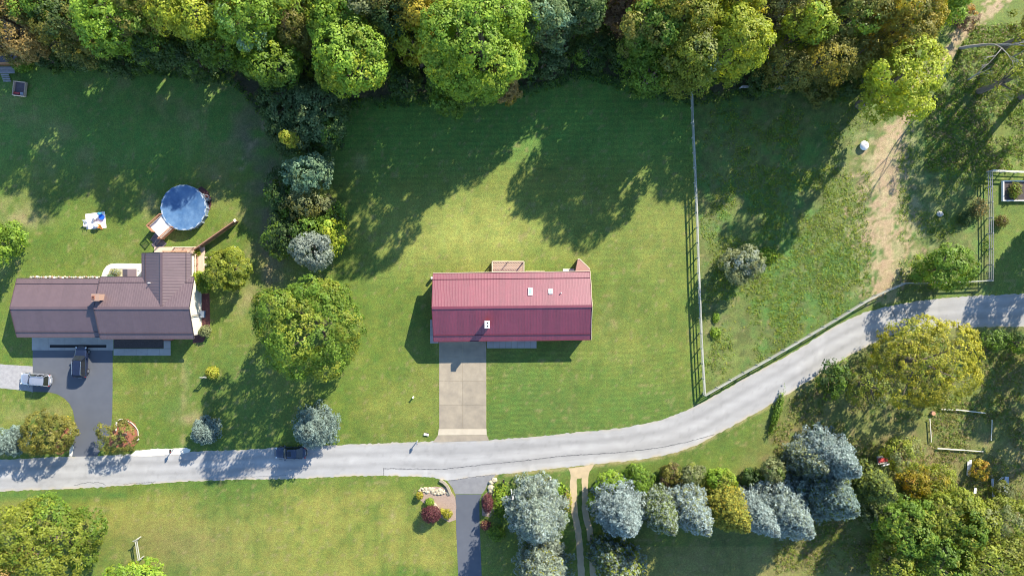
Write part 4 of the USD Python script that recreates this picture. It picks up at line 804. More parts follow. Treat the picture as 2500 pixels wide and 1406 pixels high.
# the wood along the north: each tree by the pixel of its crown, crown radius in pixels and height
WOOD = [
 # name, u, v, r, h, palette, accent, share, label, extra
 ('oak_tree', 35, 58, 78, 16, 'tan', 'olive', .5, 'tan and olive tree in the top left corner above the dark cabin', {}),
 ('forest_tree', 118, 40, 52, 16, 'green', 'lime', .15, 'green tree right of the tan tree in the top left corner', {}),
 ('forest_tree', 178, 74, 66, 15, 'olive', 'dark', .5, 'dull olive tree with twiggy grey crown near the top left', {'leaf': .3}),
 ('maple_tree', 288, 66, 70, 18, 'bright', 'lime', .12, 'bright green tree left of the big yellow green crown at the top', {}),
 ('forest_tree', 372, 48, 56, 17, 'olive', 'green', .5, 'olive green tree between two brighter crowns at top left', {}),
 ('forest_tree', 395, 118, 50, 12, 'dark', 'green', .4, 'dark low tree under the olive one at the wood edge', {}),
 ('yellow_green_tree', 488, 38, 88, 19, 'lime', 'yellow', .10, 'large yellow green tree cut by the top edge left of centre', {}),
 ('forest_tree', 545, 118, 52, 14, 'green', 'dark', .4, 'mid green tree below the large yellow green crown', {}),
 ('maple_tree', 628, 52, 68, 19, 'bright', 'mint', .15, 'cool bright green tree right of the large yellow green crown', {}),
 ('yellow_green_tree', 722, 30, 52, 14, 'lime', 'green', .35, 'small yellow green crown cut by the top edge above the brownish tree', {}),
 ('thin_tree', 735, 82, 48, 14, 'olive', 'brown', .3, 'brownish thin crowned tree between two bright green ones', {'leaf': .26, 'clump': .5}),
 ('maple_tree', 835, 48, 62, 16.5, 'bright', 'lime', .25, 'light green tree behind the biggest maple near the top', {}),
 ('maple_tree', 862, 146, 98, 16.5, 'bright', 'lime', .40, 'biggest bright green maple with sunlit tips above the left lawn edge', {}),
 ('forest_tree', 912, 18, 46, 17, 'greygreen', 'olive', .4, 'grey green crown cut by the top edge behind the maples', {}),
 ('forest_tree', 965, 66, 52, 14, 'dark', 'bluegreen', .4, 'dark blue green tree in the gap between the two big maples', {}),
 ('golden_tree', 1030, 30, 60, 17, 'golden', 'olive', .5, 'golden olive tree at the top edge left of the dome shaped maple', {}),
 ('yellow_green_tree', 1012, 112, 40, 14, 'lime', 'golden', .3, 'narrow yellow green tree beside the dome shaped maple', {}),
 ('dome_maple', 1172, 112, 124, 21, 'bright', 'lime', .22, 'dome shaped bright green maple, the broadest crown of the wood edge', {'rough': .4, 'lobes': 44}),
 ('tan_tree', 1228, 212, 38, 11, 'tan', 'golden', .5, 'small tan yellow tree at the foot of the dome shaped maple', {'leaf': .26, 'clump': .42}),
 ('forest_tree', 1120, 205, 66, 11, 'green', 'dark', .4, 'shaded green tree under the south side of the dome shaped maple', {}),
 ('silver_leaf_tree', 1340, 62, 60, 17, 'bluegreen', 'mint', .25, 'blue green tree with silvery tips right of the dome shaped maple', {}),
 ('forest_tree', 1425, 34, 48, 16, 'dark', 'bluegreen', .6, 'dark blue green tree beside the silvery one', {}),
 ('forest_tree', 1325, 145, 44, 7, 'dark', 'bluegreen', .5, 'low shaded shrub like tree under the silvery tree', {}),
 ('forest_tree', 1440, 118, 46, 6, 'dark', 'green', .3, 'low dark tree at the notch of the wood edge', {}),
 ('brown_tree', 1520, 40, 40, 10.5, 'brown', 'orange', .3, 'rusty brown thin tree in the dark notch of the wood', {'leaf': .24, 'clump': .4}),
 ('forest_tree', 1582, 92, 62, 17.5, 'green', 'olive', .45, 'olive green tree right of the dark notch in the wood', {}),
 ('forest_tree', 1590, 178, 56, 11.5, 'green', 'dark', .3, 'shaded green tree at the wood edge left of the rail fence', {}),
 ('autumn_tree', 1672, 42, 66, 19.5, 'mossy', 'golden', .35, 'yellow green tree with orange tips at the top edge above the fence', {}),
 ('pale_olive_tree', 1680, 158, 66, 17.5, 'mossy', 'greygreen', .4, 'pale olive tree overhanging the north end of the rail fence', {'leaf': .3}),
 ('yellow_green_tree', 1790, 118, 84, 19.5, 'lime', 'yellow', .10, 'brilliant yellow green tree overhanging the paddock by the rail fence', {}),
 ('yellow_green_tree', 1800, 10, 56, 18.5, 'lime', 'golden', .3, 'yellow green crown cut by the top edge above the paddock', {}),
 ('thin_tree', 1915, 28, 52, 15.5, 'olive', 'greygreen', .5, 'twiggy grey olive tree at the top right of the wood', {'leaf': .24}),
 ('lime_tree', 1952, 78, 48, 16.5, 'lime', 'bright', .4, 'small round lime green crown among olive trees at upper right', {}),
 ('cedar_tree', 1918, 165, 50, 12.5, 'olive', 'dark', .4, 'dull olive tree in the shade above the paddock', {'leaf': .26}),
 ('cedar_tree', 2000, 148, 58, 14.5, 'olive', 'golden', .35, 'golden tipped olive cedar above the paddock', {'leaf': .26}),
 ('forest_tree', 2065, 50, 58, 16.5, 'olive', 'green', .5, 'olive green tree at the top edge left of the feathery golden tree', {}),
 ('forest_tree', 2090, 130, 52, 13.5, 'olive', 'dark', .4, 'shaded olive tree below the feathery golden tree', {'leaf': .28}),
 ('golden_tree', 2195, 66, 74, 17.5, 'golden', 'olive', .45, 'feathery golden olive tree left of the sandy track', {'leaf': .26, 'clump': .48}),
 ('forest_tree', 2285, 28, 42, 14.5, 'bright', 'lime', .2, 'green crown at the top edge beside the sandy track', {}),
 ('yellow_green_tree', 2192, 208, 78, 17.5, 'lime', 'yellow', .12, 'yellow green tree leaning over the sandy track', {}),
 ('rust_shrub', 2358, 42, 40, 3, 'brown', 'orange', .4, 'rust brown sparse shrub right of the sandy track', {'leaf': .2, 'clump': .35, 'dens': .45}),
 ('pale_tree', 2470, 190, 56, 11.5, 'mossy', 'greygreen', .4, 'sparse pale green tree cut by the right edge', {'leaf': .26, 'dens': .28, 'inner': False}),
 # shaded understorey at the wood's foot
 ('understorey_shrub', 110, 140, 34, 5, 'dark', 'green', .4, 'dark shrub right of the cabin and above the oval bush', {}),
 ('understorey_shrub', 190, 138, 42, 6, 'dark', 'bluegreen', .4, 'dark shrub at the wood edge below the dull olive tree', {}),
 ('understorey_shrub', 285, 146, 46, 6, 'dark', 'green', .4, 'dark shrub at the wood edge below the bright green tree', {}),
 ('understorey_shrub', 345, 152, 38, 5, 'dark', 'green', .5, 'low dark shrub between lawn and olive tree, upper left', {}),
 ('understorey_shrub', 470, 142, 56, 10, 'dark', 'green', .5, 'dark green shrub mass below the yellow green crown', {}),
 ('understorey_shrub', 610, 148, 50, 10, 'green', 'brown', .3, 'green and brown shrub left of the biggest maple', {}),
 ('understorey_tree', 682, 164, 58, 13, 'green', 'lime', .12, 'green tree with yellow tips left of the biggest maple', {}),
 ('understorey_shrub', 985, 190, 52, 7, 'dark', 'green', .5, 'dark shrub between the two big maples at the lawn edge', {}),
 ('understorey_tree', 700, 250, 54, 8, 'dark', 'bluegreen', .5, 'shaded dark tree at the north end of the tree line between lawns', {}),
 ('understorey_tree', 775, 270, 56, 8, 'bluegreen', 'dark', .5, 'shaded blue green tree below the biggest maple', {}),
 ('understorey_tree', 715, 330, 56, 7, 'dark', 'bluegreen', .45, 'dark tree above the mint green one in the tree line', {}),
 ('understorey_tree', 795, 335, 46, 6.5, 'dark', 'green', .5, 'dark green tree at the lawn side above the mint green one', {}),
 ('understorey_shrub', 1520, 130, 40, 4, 'dark', 'brown', .3, 'dark brown tinged shrub in the notch of the wood', {}),
 ('understorey_shrub', 1860, 205, 42, 5, 'dark', 'green', .5, 'dark shrub at the north end of the paddock', {}),
 ('understorey_shrub', 2000, 212, 50, 5, 'olive', 'dark', .5, 'shaded olive shrub at the paddock edge below the cedar', {}),
 ('understorey_shrub', 2080, 205, 40, 5, 'dark', 'green', .3, 'dark shrub left of the tree leaning over the sandy track', {}),
 # the tree line between the two gardens
 ('mint_tree', 752, 422, 66, 8.5, 'mint', 'bluegreen', .15, 'mint green tree in the tree line between the lawns', {'ry': 46}),
 ('olive_shrub', 745, 498, 48, 6, 'greygreen', 'olive', .4, 'grey olive shrub below the mint green tree', {'ry': 34, 'leaf': .26}),
 ('small_olive_shrub', 800, 498, 22, 4.5, 'greygreen', 'brown', .4, 'small brownish shrub at the right of the grey olive one', {'leaf': .22, 'clump': .35}),
 ('dark_shrub', 695, 575, 46, 4.5, 'dark', 'green', .4, 'shaded dark shrub left of the silvery tree', {'ry': 58}),
 ('dark_shrub', 815, 530, 26, 4, 'green', 'dark', .4, 'shaded green shrub on the lawn side below the brownish shrub', {'ry': 34}),
 ('dark_shrub', 688, 470, 40, 5, 'dark', 'green', .4, 'dark shrub at the west side of the mint green tree', {'ry': 60}),
 ('dark_shrub', 745, 555, 40, 4.5, 'green', 'dark', .5, 'green shrub just behind the silvery white tree', {}),
 ('lime_shrub', 810, 580, 32, 5.5, 'lime', 'bright', .4, 'yellow green shrub behind the silvery tree', {'ry': 52}),
 ('silver_tree', 768, 614, 54, 7.5, 'silver', 'palespruce', .4, 'silvery white tree at the south end of the tree line', {'leaf': .26, 'clump': .45, 'ry': 48}),
 # garden trees
 ('big_garden_tree', 756, 795, 132, 16, 'green', 'mossy', .4, 'big round olive green tree on the lawn between the two houses', {'base': .12, 'leaf': .30, 'rough': .12, 'lobes': 46}),
 ('round_tree', 8, 592, 50, 6.5, 'bright', 'green', .4, 'round green tree cut by the left edge', {'base': .08, 'rough': .3}),
 ('round_garden_tree', 560, 655, 60, 5.2, 'mossy', 'lime', .15, 'round light green tree at the east end of the brown house', {'base': .25, 'leaf': .26, 'clump': .42, 'rough': .3}),
 ('maple_tree', 104, 1330, 142, 11, 'mossy', 'green', .5, 'large green maple in the bottom left corner', {'base': .15, 'leaf': .32, 'rough': .6}),
 ('pale_tree', 18, 1375, 46, 11.5, 'tan', 'mossy', .5, 'pale tan crown at the bottom left corner beside the large maple', {'leaf': .28}),
 ('maple_tree', 322, 1412, 84, 7, 'bright', 'lime', .3, 'small green tree cut by the bottom edge below the wooden frame', {'ry': 46}),
 ('juniper_shrub', 112, 1060, 74, 4.6, 'olive', 'golden', .30, 'spreading olive brown shrub left of the asphalt drive at the lane', {'leaf': .24, 'clump': .42, 'dens': .72, 'base': .1}),
 ('juniper_shrub', 284, 1068, 62, 4.2, 'olive', 'conifer', .35, 'open olive shrub over red mulch right of the asphalt drive', {'leaf': .24, 'clump': .40, 'dens': .42, 'base': .15, 'ry': 52}),
 ('orange_tinged_tree', 2316, 655, 80, 7.5, 'green', 'mossy', .3, 'green tree with orange tinged north side by the bend of the lane', {'base': .12, 'ry': 70, 'leaf': .32}),
 ('grey_round_tree', 1814, 648, 62, 5.6, 'greygreen', 'silver', .35, 'round grey green tree standing alone in the paddock', {'base': .06, 'leaf': .24, 'clump': .42, 'ry': 50, 'rough': .3}),
 ('willow_tree', 2266, 890, 168, 9.5, 'willow', 'mossy', .40, 'large yellow willow beside the lane at the right', {'leaf': .26, 'clump': .5, 'dens': .5, 'base': .2, 'ry': 136, 'rough': .8, }),
 ('willow_side_tree', 2135, 945, 70, 7, 'mossy', 'greygreen', .5, 'greener sparse tree at the left side of the yellow willow', {'leaf': .24, 'dens': .5}),
 ('roadside_shrub', 2035, 925, 44, 4, 'green', 'dark', .5, 'dark green shrub left of the yellow willow', {'ry': 56, 'dens': .7}),
 ('hedge_shrub', 2425, 830, 46, 3.2, 'green', 'dark', .4, 'shaded green hedge shrub right of the willow below the lane', {'ry': 30, 'leaf': .26}),
 ('hedge_shrub', 2495, 838, 40, 3.2, 'green', 'dark', .5, 'shaded hedge shrub at the right edge below the lane', {'ry': 34, 'leaf': .26}),
 # south-east wood
 ('shrub_thicket', 2202, 1108, 54, 4.5, 'mossy', 'greygreen', .45, 'olive thicket beside the red and white boards', {'leaf': .26, 'dens': .8}),
 ('shrub_thicket', 2290, 1178, 60, 5, 'mossy', 'golden', .3, 'yellowish thicket below the rectangle of white boards', {'leaf': .26}),
 ('orange_shrub', 2242, 1188, 36, 5, 'golden', 'orange', .35, 'orange tinged shrub right of the dark green conifer', {'leaf': .24}),
 ('broad_tree', 2215, 1290, 74, 9, 'green', 'mossy', .5, 'green tree right of the blue spruce group near the bottom', {}),
 ('broad_tree', 2330, 1270, 82, 9, 'mossy', 'green', .4, 'olive green tree in the middle of the bottom right wood', {}),
 ('broad_tree', 2445, 1280, 72, 8, 'mossy', 'greygreen', .4, 'pale olive tree near the right edge of the bottom right wood', {'leaf': .3}),
 ('broad_tree', 2185, 1385, 60, 8, 'mossy', 'olive', .4, 'olive tree at the bottom edge left in the bottom right wood', {}),
 ('broad_tree', 2300, 1385, 76, 10, 'green', 'mossy', .5, 'dense green tree at the bottom edge of the bottom right wood', {}),
 ('broad_tree', 2430, 1390, 84, 10, 'mossy', 'olive', .5, 'pale olive tree in the bottom right corner', {'leaf': .3}),
 ('green_shrub', 2452, 1200, 26, 3, 'mossy', 'greygreen', .5, 'small olive shrub over the blue grey planks', {'leaf': .22, 'clump': .35}),
 ('green_shrub', 2395, 1148, 28, 2, 'golden', 'orange', .2, 'yellowish low shrub between white panel and blue grey planks', {'leaf': .2, 'clump': .3, 'dens': .6}),
 # shrubs behind the spruce row
 ('green_shrub', 1490, 1180, 38, 3.5, 'bright', 'lime', .35, 'bright green shrub at the track end of the spruce row', {'leaf': .24, 'clump': .4}),
 ('green_shrub', 1560, 1172, 42, 3.5, 'green', 'bright', .4, 'mid green shrub behind the first blue spruce of the row', {'leaf': .24, 'clump': .4}),
 ('brown_shrub', 1640, 1158, 34, 3, 'olive', 'brown', .4, 'brownish shrub behind the spruce row', {'leaf': .22, 'clump': .38}),
 ('green_shrub', 1690, 1160, 34, 3.5, 'greygreen', 'mossy', .5, 'grey green shrub behind the middle of the spruce row', {'leaf': .22, 'clump': .38}),
 ('green_shrub', 1762, 1178, 42, 3.5, 'bright', 'mossy', .4, 'green shrub behind the yellow green conifer', {'leaf': .24, 'clump': .4}),
 ('round_shrub', 1888, 1150, 36, 4.5, 'greygreen', 'green', .4, 'rounded grey green shrub between spruce row and grass strip', {'leaf': .24, 'clump': .4}),
 ('dark_shrub', 1832, 1165, 22, 3, 'dark', 'green', .4, 'dark shrub left of the rounded grey green shrub', {'leaf': .24, 'clump': .35}),
 ('green_shrub', 1460, 1225, 26, 3, 'bright', 'green', .5, 'bright leafy shrub between the track and the first blue spruce', {'leaf': .24, 'clump': .38}),
 # beyond the frame, standing where their shadows come from
 ('forest_tree', 2723, 520, 90, 14, 'green', 'mossy', .4, 'tree beyond the right edge shading the lane', {}),
 ('forest_tree', 2600, 560, 60, 7, 'green', 'mossy', .4, 'tree beyond the right edge shading the hedge', {}),
 ('forest_tree', 2610, 190, 84, 15.5, 'mossy', 'green', .4, 'tree beyond the right edge shading the paddock corner', {'dens': .6}),
 ('forest_tree', 2650, 830, 80, 11, 'green', 'mossy', .4, 'tree beyond the right edge shading the wild grass', {}),
 ('forest_tree', 2620, 1010, 70, 9, 'green', 'dark', .4, 'tree beyond the right edge shading the planks', {}),
 ('forest_tree', 2560, 60, 70, 14.5, 'mossy', 'olive', .4, 'sparse tree beyond the top right corner', {'dens': .35, 'inner': False}),
]
for (u, pal) in ((-60, 'olive'), (70, 'green'), (210, 'mossy'), (350, 'green'), (500, 'bright'), (640, 'green'), (780, 'mossy'), (920, 'green'), (1070, 'olive'), (1210, 'bright'), (1360, 'bluegreen'), (1500, 'green'), (1630, 'mossy'), (1760, 'lime'), (1900, 'olive'), (2030, 'mossy'), (2160, 'golden')):
    WOOD.append(('forest_tree', u, -78, 84, 16, pal, 'green', .3, f'forest tree standing beyond the top edge, crown {"green olive golden".split()[len(WOOD) % 3]}', {'dens': .6, 'leaf': .45, 'nl': 16}))
def dup(root, loc, rot, label):
    was = root.GetCustomData(); t = thing(root.GetName().rstrip('0123456789').rstrip('_'), label, was['category'], loc, rot, was.get('group'))
    t.GetReferences().AddInternalReference(root.GetPath()); t.SetInstanceable(True); return t
far = []
for (nm, u, v, r, h, pal, acc, p_, label, ex) in WOOD:
    cat = 'shrub' if 'shrub' in nm or 'thicket' in nm else 'tree'
    k = dict(acc=acc, acc_p=p_, base=(.05 if cat == 'shrub' else .30 if v < 260 else .22)); k.update(ex)
    if v < 290 and cat == 'tree': r *= 1.36 if r < 80 else 1.20
    if 640 < u < 850 and 240 < v < 620: r *= 1.22; k['ry'] = k['ry'] * 1.22 if 'ry' in k else None
    if nm == 'broad_tree': r *= 1.25
    if v < -20: k['group'] = 'forest trees beyond the top edge'; label = 'forest tree standing just beyond the top edge of the photo'
    elif cat == 'tree' and v < 260 and 0 < u < 2500: k['group'] = 'trees of the wood along the top edge'
    elif nm == 'broad_tree': k['group'] = 'trees of the bottom right wood'
    if v < -20 and far: far.append(dup(far[0], place(u, v, h), u * 1.7 % 360, label)); continue
    t_ = broadleaf(nm, label, u, v, r, h, pal, cat=cat, **k)
    if v < -20: far.append(t_)
broadleaf('small_yellow_shrub', 'small sunlit yellow shrub on the dark tree line above the mint tree', 718, 348, 22, 9.5, 'yellow', cat='shrub', acc='lime', acc_p=.5, clump=.35, leaf=.24)
bush('oval_bush', 'bright green oval clipped bush beside the cabin steps', 54, 161, 24, 1.6, 'bright', ry=16)
bush('foundation_shrub', 'light green shrub against the east side of the brown house', 486, 680, 18, 1.8, 'bright', leaf=.2, acc='lime', acc_p=.2)
bush('foundation_shrub', 'dark green shrub beside the patio of the brown house', 500, 700, 17, 2.0, 'green', leaf=.2)
bush('foundation_shrub', 'grey green shrub at the south-east corner of the brown house', 501, 808, 15, 1.4, 'greygreen', leaf=.18)
bush('golden_bush', 'small round bright yellow bush on the front lawn of the brown house', 519, 909, 16, 1.5, 'yellow', leaf=.18, acc='lime', acc_p=.35)
bush('lime_plant', 'lime green plant at the corner of the timber terrace', 484, 617, 9, .9, 'lime', leaf=.16, rag=.55)
bush('barberry_bush', 'big maroon bush on the mulch island left of the south drive', 1053, 1254, 24, 2.1, 'maroon', leaf=.13, ry=21)
bush('green_dwarf_bush', 'small bright green bush behind the big maroon bush', 1049, 1226, 12, .9, 'bright', leaf=.13)
bush('olive_dwarf_bush', 'round yellow olive bush right of the big maroon bush', 1092, 1254, 12.5, 1.2, 'willow', leaf=.13)
bush('yellow_dwarf_bush', 'small yellow green bush squeezed between maroon and olive bushes', 1079, 1247, 7, 1.1, 'yellow', leaf=.12)
bush('yellow_dwarf_bush', 'small yellow bush at the west tip of the mulch island', 1025, 1209, 9, 1.0, 'willow', leaf=.13, acc='golden', acc_p=.4)
bush('barberry_bush', 'upright maroon bush beside the south drive below the lane', 1190, 1227, 14, 2.0, 'maroon', leaf=.13, ry=23, acc='brown', acc_p=.1)
bush('barberry_bush', 'smaller maroon and pink shrub further down the south drive', 1186, 1281, 13, 1.3, 'maroon', leaf=.14, ry=12, acc='tan', acc_p=.15)
bush('shade_shrub', 'dark green shrub in the shade left of the first blue spruce', 1212, 1300, 24, 1.5, 'green', leaf=.2, ry=20, rag=.55)
bush('leaf_patch', 'bright green leafy ground cover around the white lamp post', 1222, 1222, 25, .7, 'bright', leaf=.24, ry=42, acc='lime', acc_p=.2, rag=.55)
bush('leaf_patch', 'green leafy patch north-east of the first blue spruce', 1356, 1196, 26, .7, 'bright', leaf=.22, ry=20, rag=.55)
bush('grass_clump', 'pale ornamental grass between the spruce and the track', 1386, 1225, 10, .9, 'lime', leaf=.2, ry=26, acc='hay', acc_p=.35, rag=.55)
bush('flower_shrub', 'pale flowering shrub beside the curved walk', 283, 665, 14, .8, 'silver', leaf=.12, ry=9, acc='yellow', acc_p=.3, rag=.55)
bush('flower_shrub', 'blue green shrub under the eave beside the curved walk', 272, 675, 11, .7, 'mint', leaf=.12, ry=6, rag=.55)
bush('weed_clump', 'leafy green weed clump near the fence below the lone paddock tree', 1747, 813, 14, .5, 'bright', leaf=.2, ry=12, rag=.55)
bush('weed_clump', 'smaller leafy weed clump above the one near the fence', 1748, 775, 8, .4, 'bright', leaf=.18, ry=14, rag=.55)
bush('weed_clump', 'leafy weed clump right behind the lone paddock tree', 1876, 622, 24, .9, 'bright', leaf=.2, ry=18, acc='lime', acc_p=.2, rag=.55)
bush('hedge_row', 'narrow row of green plants along the grass strip south of the lane', 1895, 1010, 9, .9, 'green', leaf=.2, ry=52, rot=-16, rag=.55)
bush('paddock_bush', 'pale twiggy bush by the east fence', 2392, 508, 18, 1.8, 'tan', leaf=.16, ry=22, acc='greygreen', acc_p=.5, rag=.55)
bush('paddock_bush', 'dark green bush left of the pale twiggy bush', 2354, 534, 16, 1.2, 'dark', leaf=.18, rag=.55)
bush('paddock_bush', 'small brown shrub on the lawn right of the east fence', 2446, 540, 15, 1.1, 'olive', leaf=.14, acc='brown', acc_p=.3, rag=.55)
bush('bed_plant', 'tall tangled plant growing in the white framed raised bed', 2476, 466, 14, 1.2, 'olive', leaf=.16, acc='bright', acc_p=.3, ry=20, rag=.55)
# conifers
conifer('blue_spruce', 'dome shaped blue spruce by the lane below the big tree shadow', 497, 1054, 32, 4.0, 'spruce', belly=.5, tuft=.20, step=.30)
conifer('blue_spruce', 'round blue spruce above the dark blue car', 766, 1046, 55, 7.0, 'spruce', belly=.6, tuft=.22)
conifer('blue_spruce', 'blue spruce cut by the left edge beside the lane', 18, 1080, 36, 5.5, 'spruce', belly=.6, tuft=.21)
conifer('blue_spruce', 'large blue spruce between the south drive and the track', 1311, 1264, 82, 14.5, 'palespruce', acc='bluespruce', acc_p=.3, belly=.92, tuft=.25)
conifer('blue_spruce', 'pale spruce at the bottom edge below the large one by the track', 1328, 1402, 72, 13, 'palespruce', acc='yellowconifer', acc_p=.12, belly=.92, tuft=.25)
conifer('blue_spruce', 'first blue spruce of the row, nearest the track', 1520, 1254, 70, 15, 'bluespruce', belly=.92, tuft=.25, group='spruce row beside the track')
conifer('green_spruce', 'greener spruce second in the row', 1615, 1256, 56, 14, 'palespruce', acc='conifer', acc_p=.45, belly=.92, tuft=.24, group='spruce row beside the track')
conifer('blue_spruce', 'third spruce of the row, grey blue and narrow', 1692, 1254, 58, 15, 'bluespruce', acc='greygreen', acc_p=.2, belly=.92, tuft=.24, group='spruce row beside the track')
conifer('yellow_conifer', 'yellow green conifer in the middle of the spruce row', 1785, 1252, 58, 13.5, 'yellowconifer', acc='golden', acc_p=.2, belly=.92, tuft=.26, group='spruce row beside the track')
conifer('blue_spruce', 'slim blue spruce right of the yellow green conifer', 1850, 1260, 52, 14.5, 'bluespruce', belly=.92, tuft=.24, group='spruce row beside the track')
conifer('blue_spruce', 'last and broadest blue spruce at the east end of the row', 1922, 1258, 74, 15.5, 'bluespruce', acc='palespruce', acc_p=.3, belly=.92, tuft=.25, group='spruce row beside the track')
conifer('blue_spruce', 'tall blue spruce with the bluest top right of the round shrub', 2038, 1124, 68, 13.5, 'bluespruce', acc='spruce', acc_p=.3, belly=.92, tuft=.25)
conifer('blue_spruce', 'grey spruce left of the bluest spruce', 1980, 1128, 50, 9.5, 'palespruce', acc='greygreen', acc_p=.4, belly=.92, tuft=.24)
conifer('blue_spruce', 'blue green spruce below the bluest spruce', 2030, 1212, 78, 14, 'spruce', acc='conifer', acc_p=.15, belly=.92, tuft=.25)
conifer('dark_conifer', 'dark green conifer right of the blue spruce group', 2140, 1190, 52, 9.5, 'conifer', acc='mossy', acc_p=.25, belly=.9, tuft=.26)
conifer('dark_conifer', 'grey green conifer at the bottom below the dark one', 2165, 1262, 46, 7.5, 'conifer', acc='greygreen', acc_p=.5, belly=.68, tuft=.30)
conifer('pale_conifer', 'yellowish grey spruce cut by the bottom edge right of the track', 1520, 1395, 58, 11, 'palespruce', acc='mossy', acc_p=.4, belly=.6, tuft=.30)
conifer('dark_conifer', 'dark shaded spruce behind the yellowish one at the bottom edge', 1478, 1352, 40, 6.5, 'conifer', acc='spruce', acc_p=.4, belly=.6, tuft=.28)
# bare tree at the sandy track
def bare_tree(label, u, v, h, lean, seed, r0=.26, depth=5, name='bare_tree'):
    rng = np.random.default_rng(seed); t = thing(name, label, 'tree', W(u, v)); tr, br = MB(), MB()
    def grow(p, d, L, r, k, m):
        q = [p]; 
        for _ in range(3): d = d + rng.normal(0, .09, 3); d /= np.linalg.norm(d); q.append(q[-1] + d * L / 3)
        m.tube(q, np.linspace(r, r * .66, 4), 6 if r > .05 else 4)
        if k == 0: return
        for _ in range(2 if k > 2 else 3):
            e = d + rng.normal(0, .38, 3); e[2] = abs(e[2]); e /= np.linalg.norm(e); grow(q[-1], e, L * rng.uniform(.62, .82), r * .62, k - 1, br)
    d = np.array([lean[0], lean[1], 1.0]); d /= np.linalg.norm(d)
    grow(np.array([0, 0, -.1]), d, h * .34, r0, depth, tr); tr.put('trunk', 'dead_bark', t); br.put('branches', 'dead_bark', t); return t
bare_tree('leafless grey tree leaning over the grass right of the sandy track', 2344, 118, 15, (.10, .04), 3)
bare_tree('second leafless trunk at the right edge above the sparse tree', 2470, 140, 13, (.12, .02), 9, .13)
bare_tree('short broken dead tree stem in the rough grass right of the sandy track', 2362, 196, 5, (.25, .12), 12, .14, 2)

# ------------------------------------------------------------------ wild plants (uncountable)
def weeds(name, label, cat, spots, n, pals, leaf, height, seed, per=7):
    rng = np.random.default_rng(seed); U = rng.uniform(spots[0], spots[1], n * 6); V = rng.uniform(spots[2], spots[3], n * 6); k = spots[4](U, V, rng) ; U, V = U[k][:n], V[k][:n]
    m = len(U); c = np.stack([(U - 1250) / PX, (703 - V) / PX, np.zeros(m)], 1); R = rng.uniform(.10, .42, m)
    d = unit(rng, m * per).reshape(m, per, 3); d[..., 2] = abs(d[..., 2]); s = height * rng.uniform(.4, 1.2, (m, 1, 1))
    P = c[:, None] + d * np.concatenate([np.repeat(R[:, None, None], 1, 1), np.repeat(R[:, None, None], 1, 1), s], 2)
    col = np.concatenate([tree_color(rng, p, m // len(pals) + 1) for p in pals])[rng.permutation(m)]
    Q, C = cards(rng, P.reshape(-1, 3), (d + [0, 0, .6] + rng.normal(0, .4, d.shape)).reshape(-1, 3), leaf, leaf * .5, np.repeat(col[:, None], per, 1).reshape(-1, 3), .15)
    t = thing(name, label, cat, kind='stuff'); leaf_mesh(str(t.GetPath()) + '/leaves', Q, C, 'leaves')
up_ = lambda U: np.interp(U, [1700, 1760, 1850, 1950, 2050, 2120, 2200, 2300, 2500], [985, 950, 900, 845, 785, 752, 735, 721, 712]) - 16
lo_ = lambda U: np.interp(U, [1480, 1600, 1690, 1750, 1850, 1950, 2050, 2150, 2300, 2500], [1131, 1116, 1091, 1061, 1006, 946, 883, 831, 801, 797]) + 14
fbm_px = lambda U, V, s, seed: fb(U, V, s, seed)
weeds('paddock_weeds', 'uneven weeds and long grass across the paddock', 'weeds', (1712, 2420, 215, 940, lambda U, V, r: (V < up_(U)) & (fbm_px(U, V, 55, 4) + .25 * np.exp(-(((U - 1960) / 120) ** 2 + ((V - 650) / 120) ** 2)) + r.normal(0, .06, len(U)) > .56) & (abs(U - 2160) > 34)), 9000, ['green', 'bright', 'mossy', 'lime'], .165, .16, 21)
weeds('track_side_weeds', 'lush rough growth right of the sandy track', 'weeds', (2260, 2500, 60, 420, lambda U, V, r: (U > 2245 + (300 - V) * .55) & (fbm_px(U, V, 40, 8) + r.normal(0, .08, len(U)) > .46)), 4200, ['bright', 'mossy', 'green', 'hay'], .22, .40, 22)
weeds('wild_grass', 'wild olive grass south of the lane around the willow', 'weeds', (1890, 2500, 830, 1400, lambda U, V, r: (V > lo_(U)) & ((U - 1880) * .6 + (V - 900) * .4 > 40) & (fbm_px(U, V, 50, 6) + r.normal(0, .07, len(U)) > .47)), 9000, ['mossy', 'olive', 'green', 'hay'], .20, .28, 23)
weeds('undergrowth', 'dark undergrowth below the wood along the top of the photo', 'undergrowth', (-40, 2320, -60, 215, lambda U, V, r: (V < np.interp(U, [0, 300, 560, 700, 840, 1080, 1300, 1420, 1560, 1690, 1900, 2120, 2260, 2330], [138, 148, 178, 215, 240, 225, 205, 165, 205, 232, 200, 205, 60, 0])) & (U > 40)), 6000, ['dark', 'green', 'dark'], .6, 1.5, 25)
weeds('wood_edge_weeds', 'shaded weeds along the wood edge above the lawns', 'weeds', (120, 2100, 150, 300, lambda U, V, r: abs(V - np.interp(U, [0, 300, 560, 700, 840, 1080, 1300, 1420, 1560, 1690, 1900, 2120], [150, 160, 190, 330, 255, 240, 220, 175, 220, 245, 212, 215])) < 16), 1500, ['dark', 'green'], .28, .30, 24)

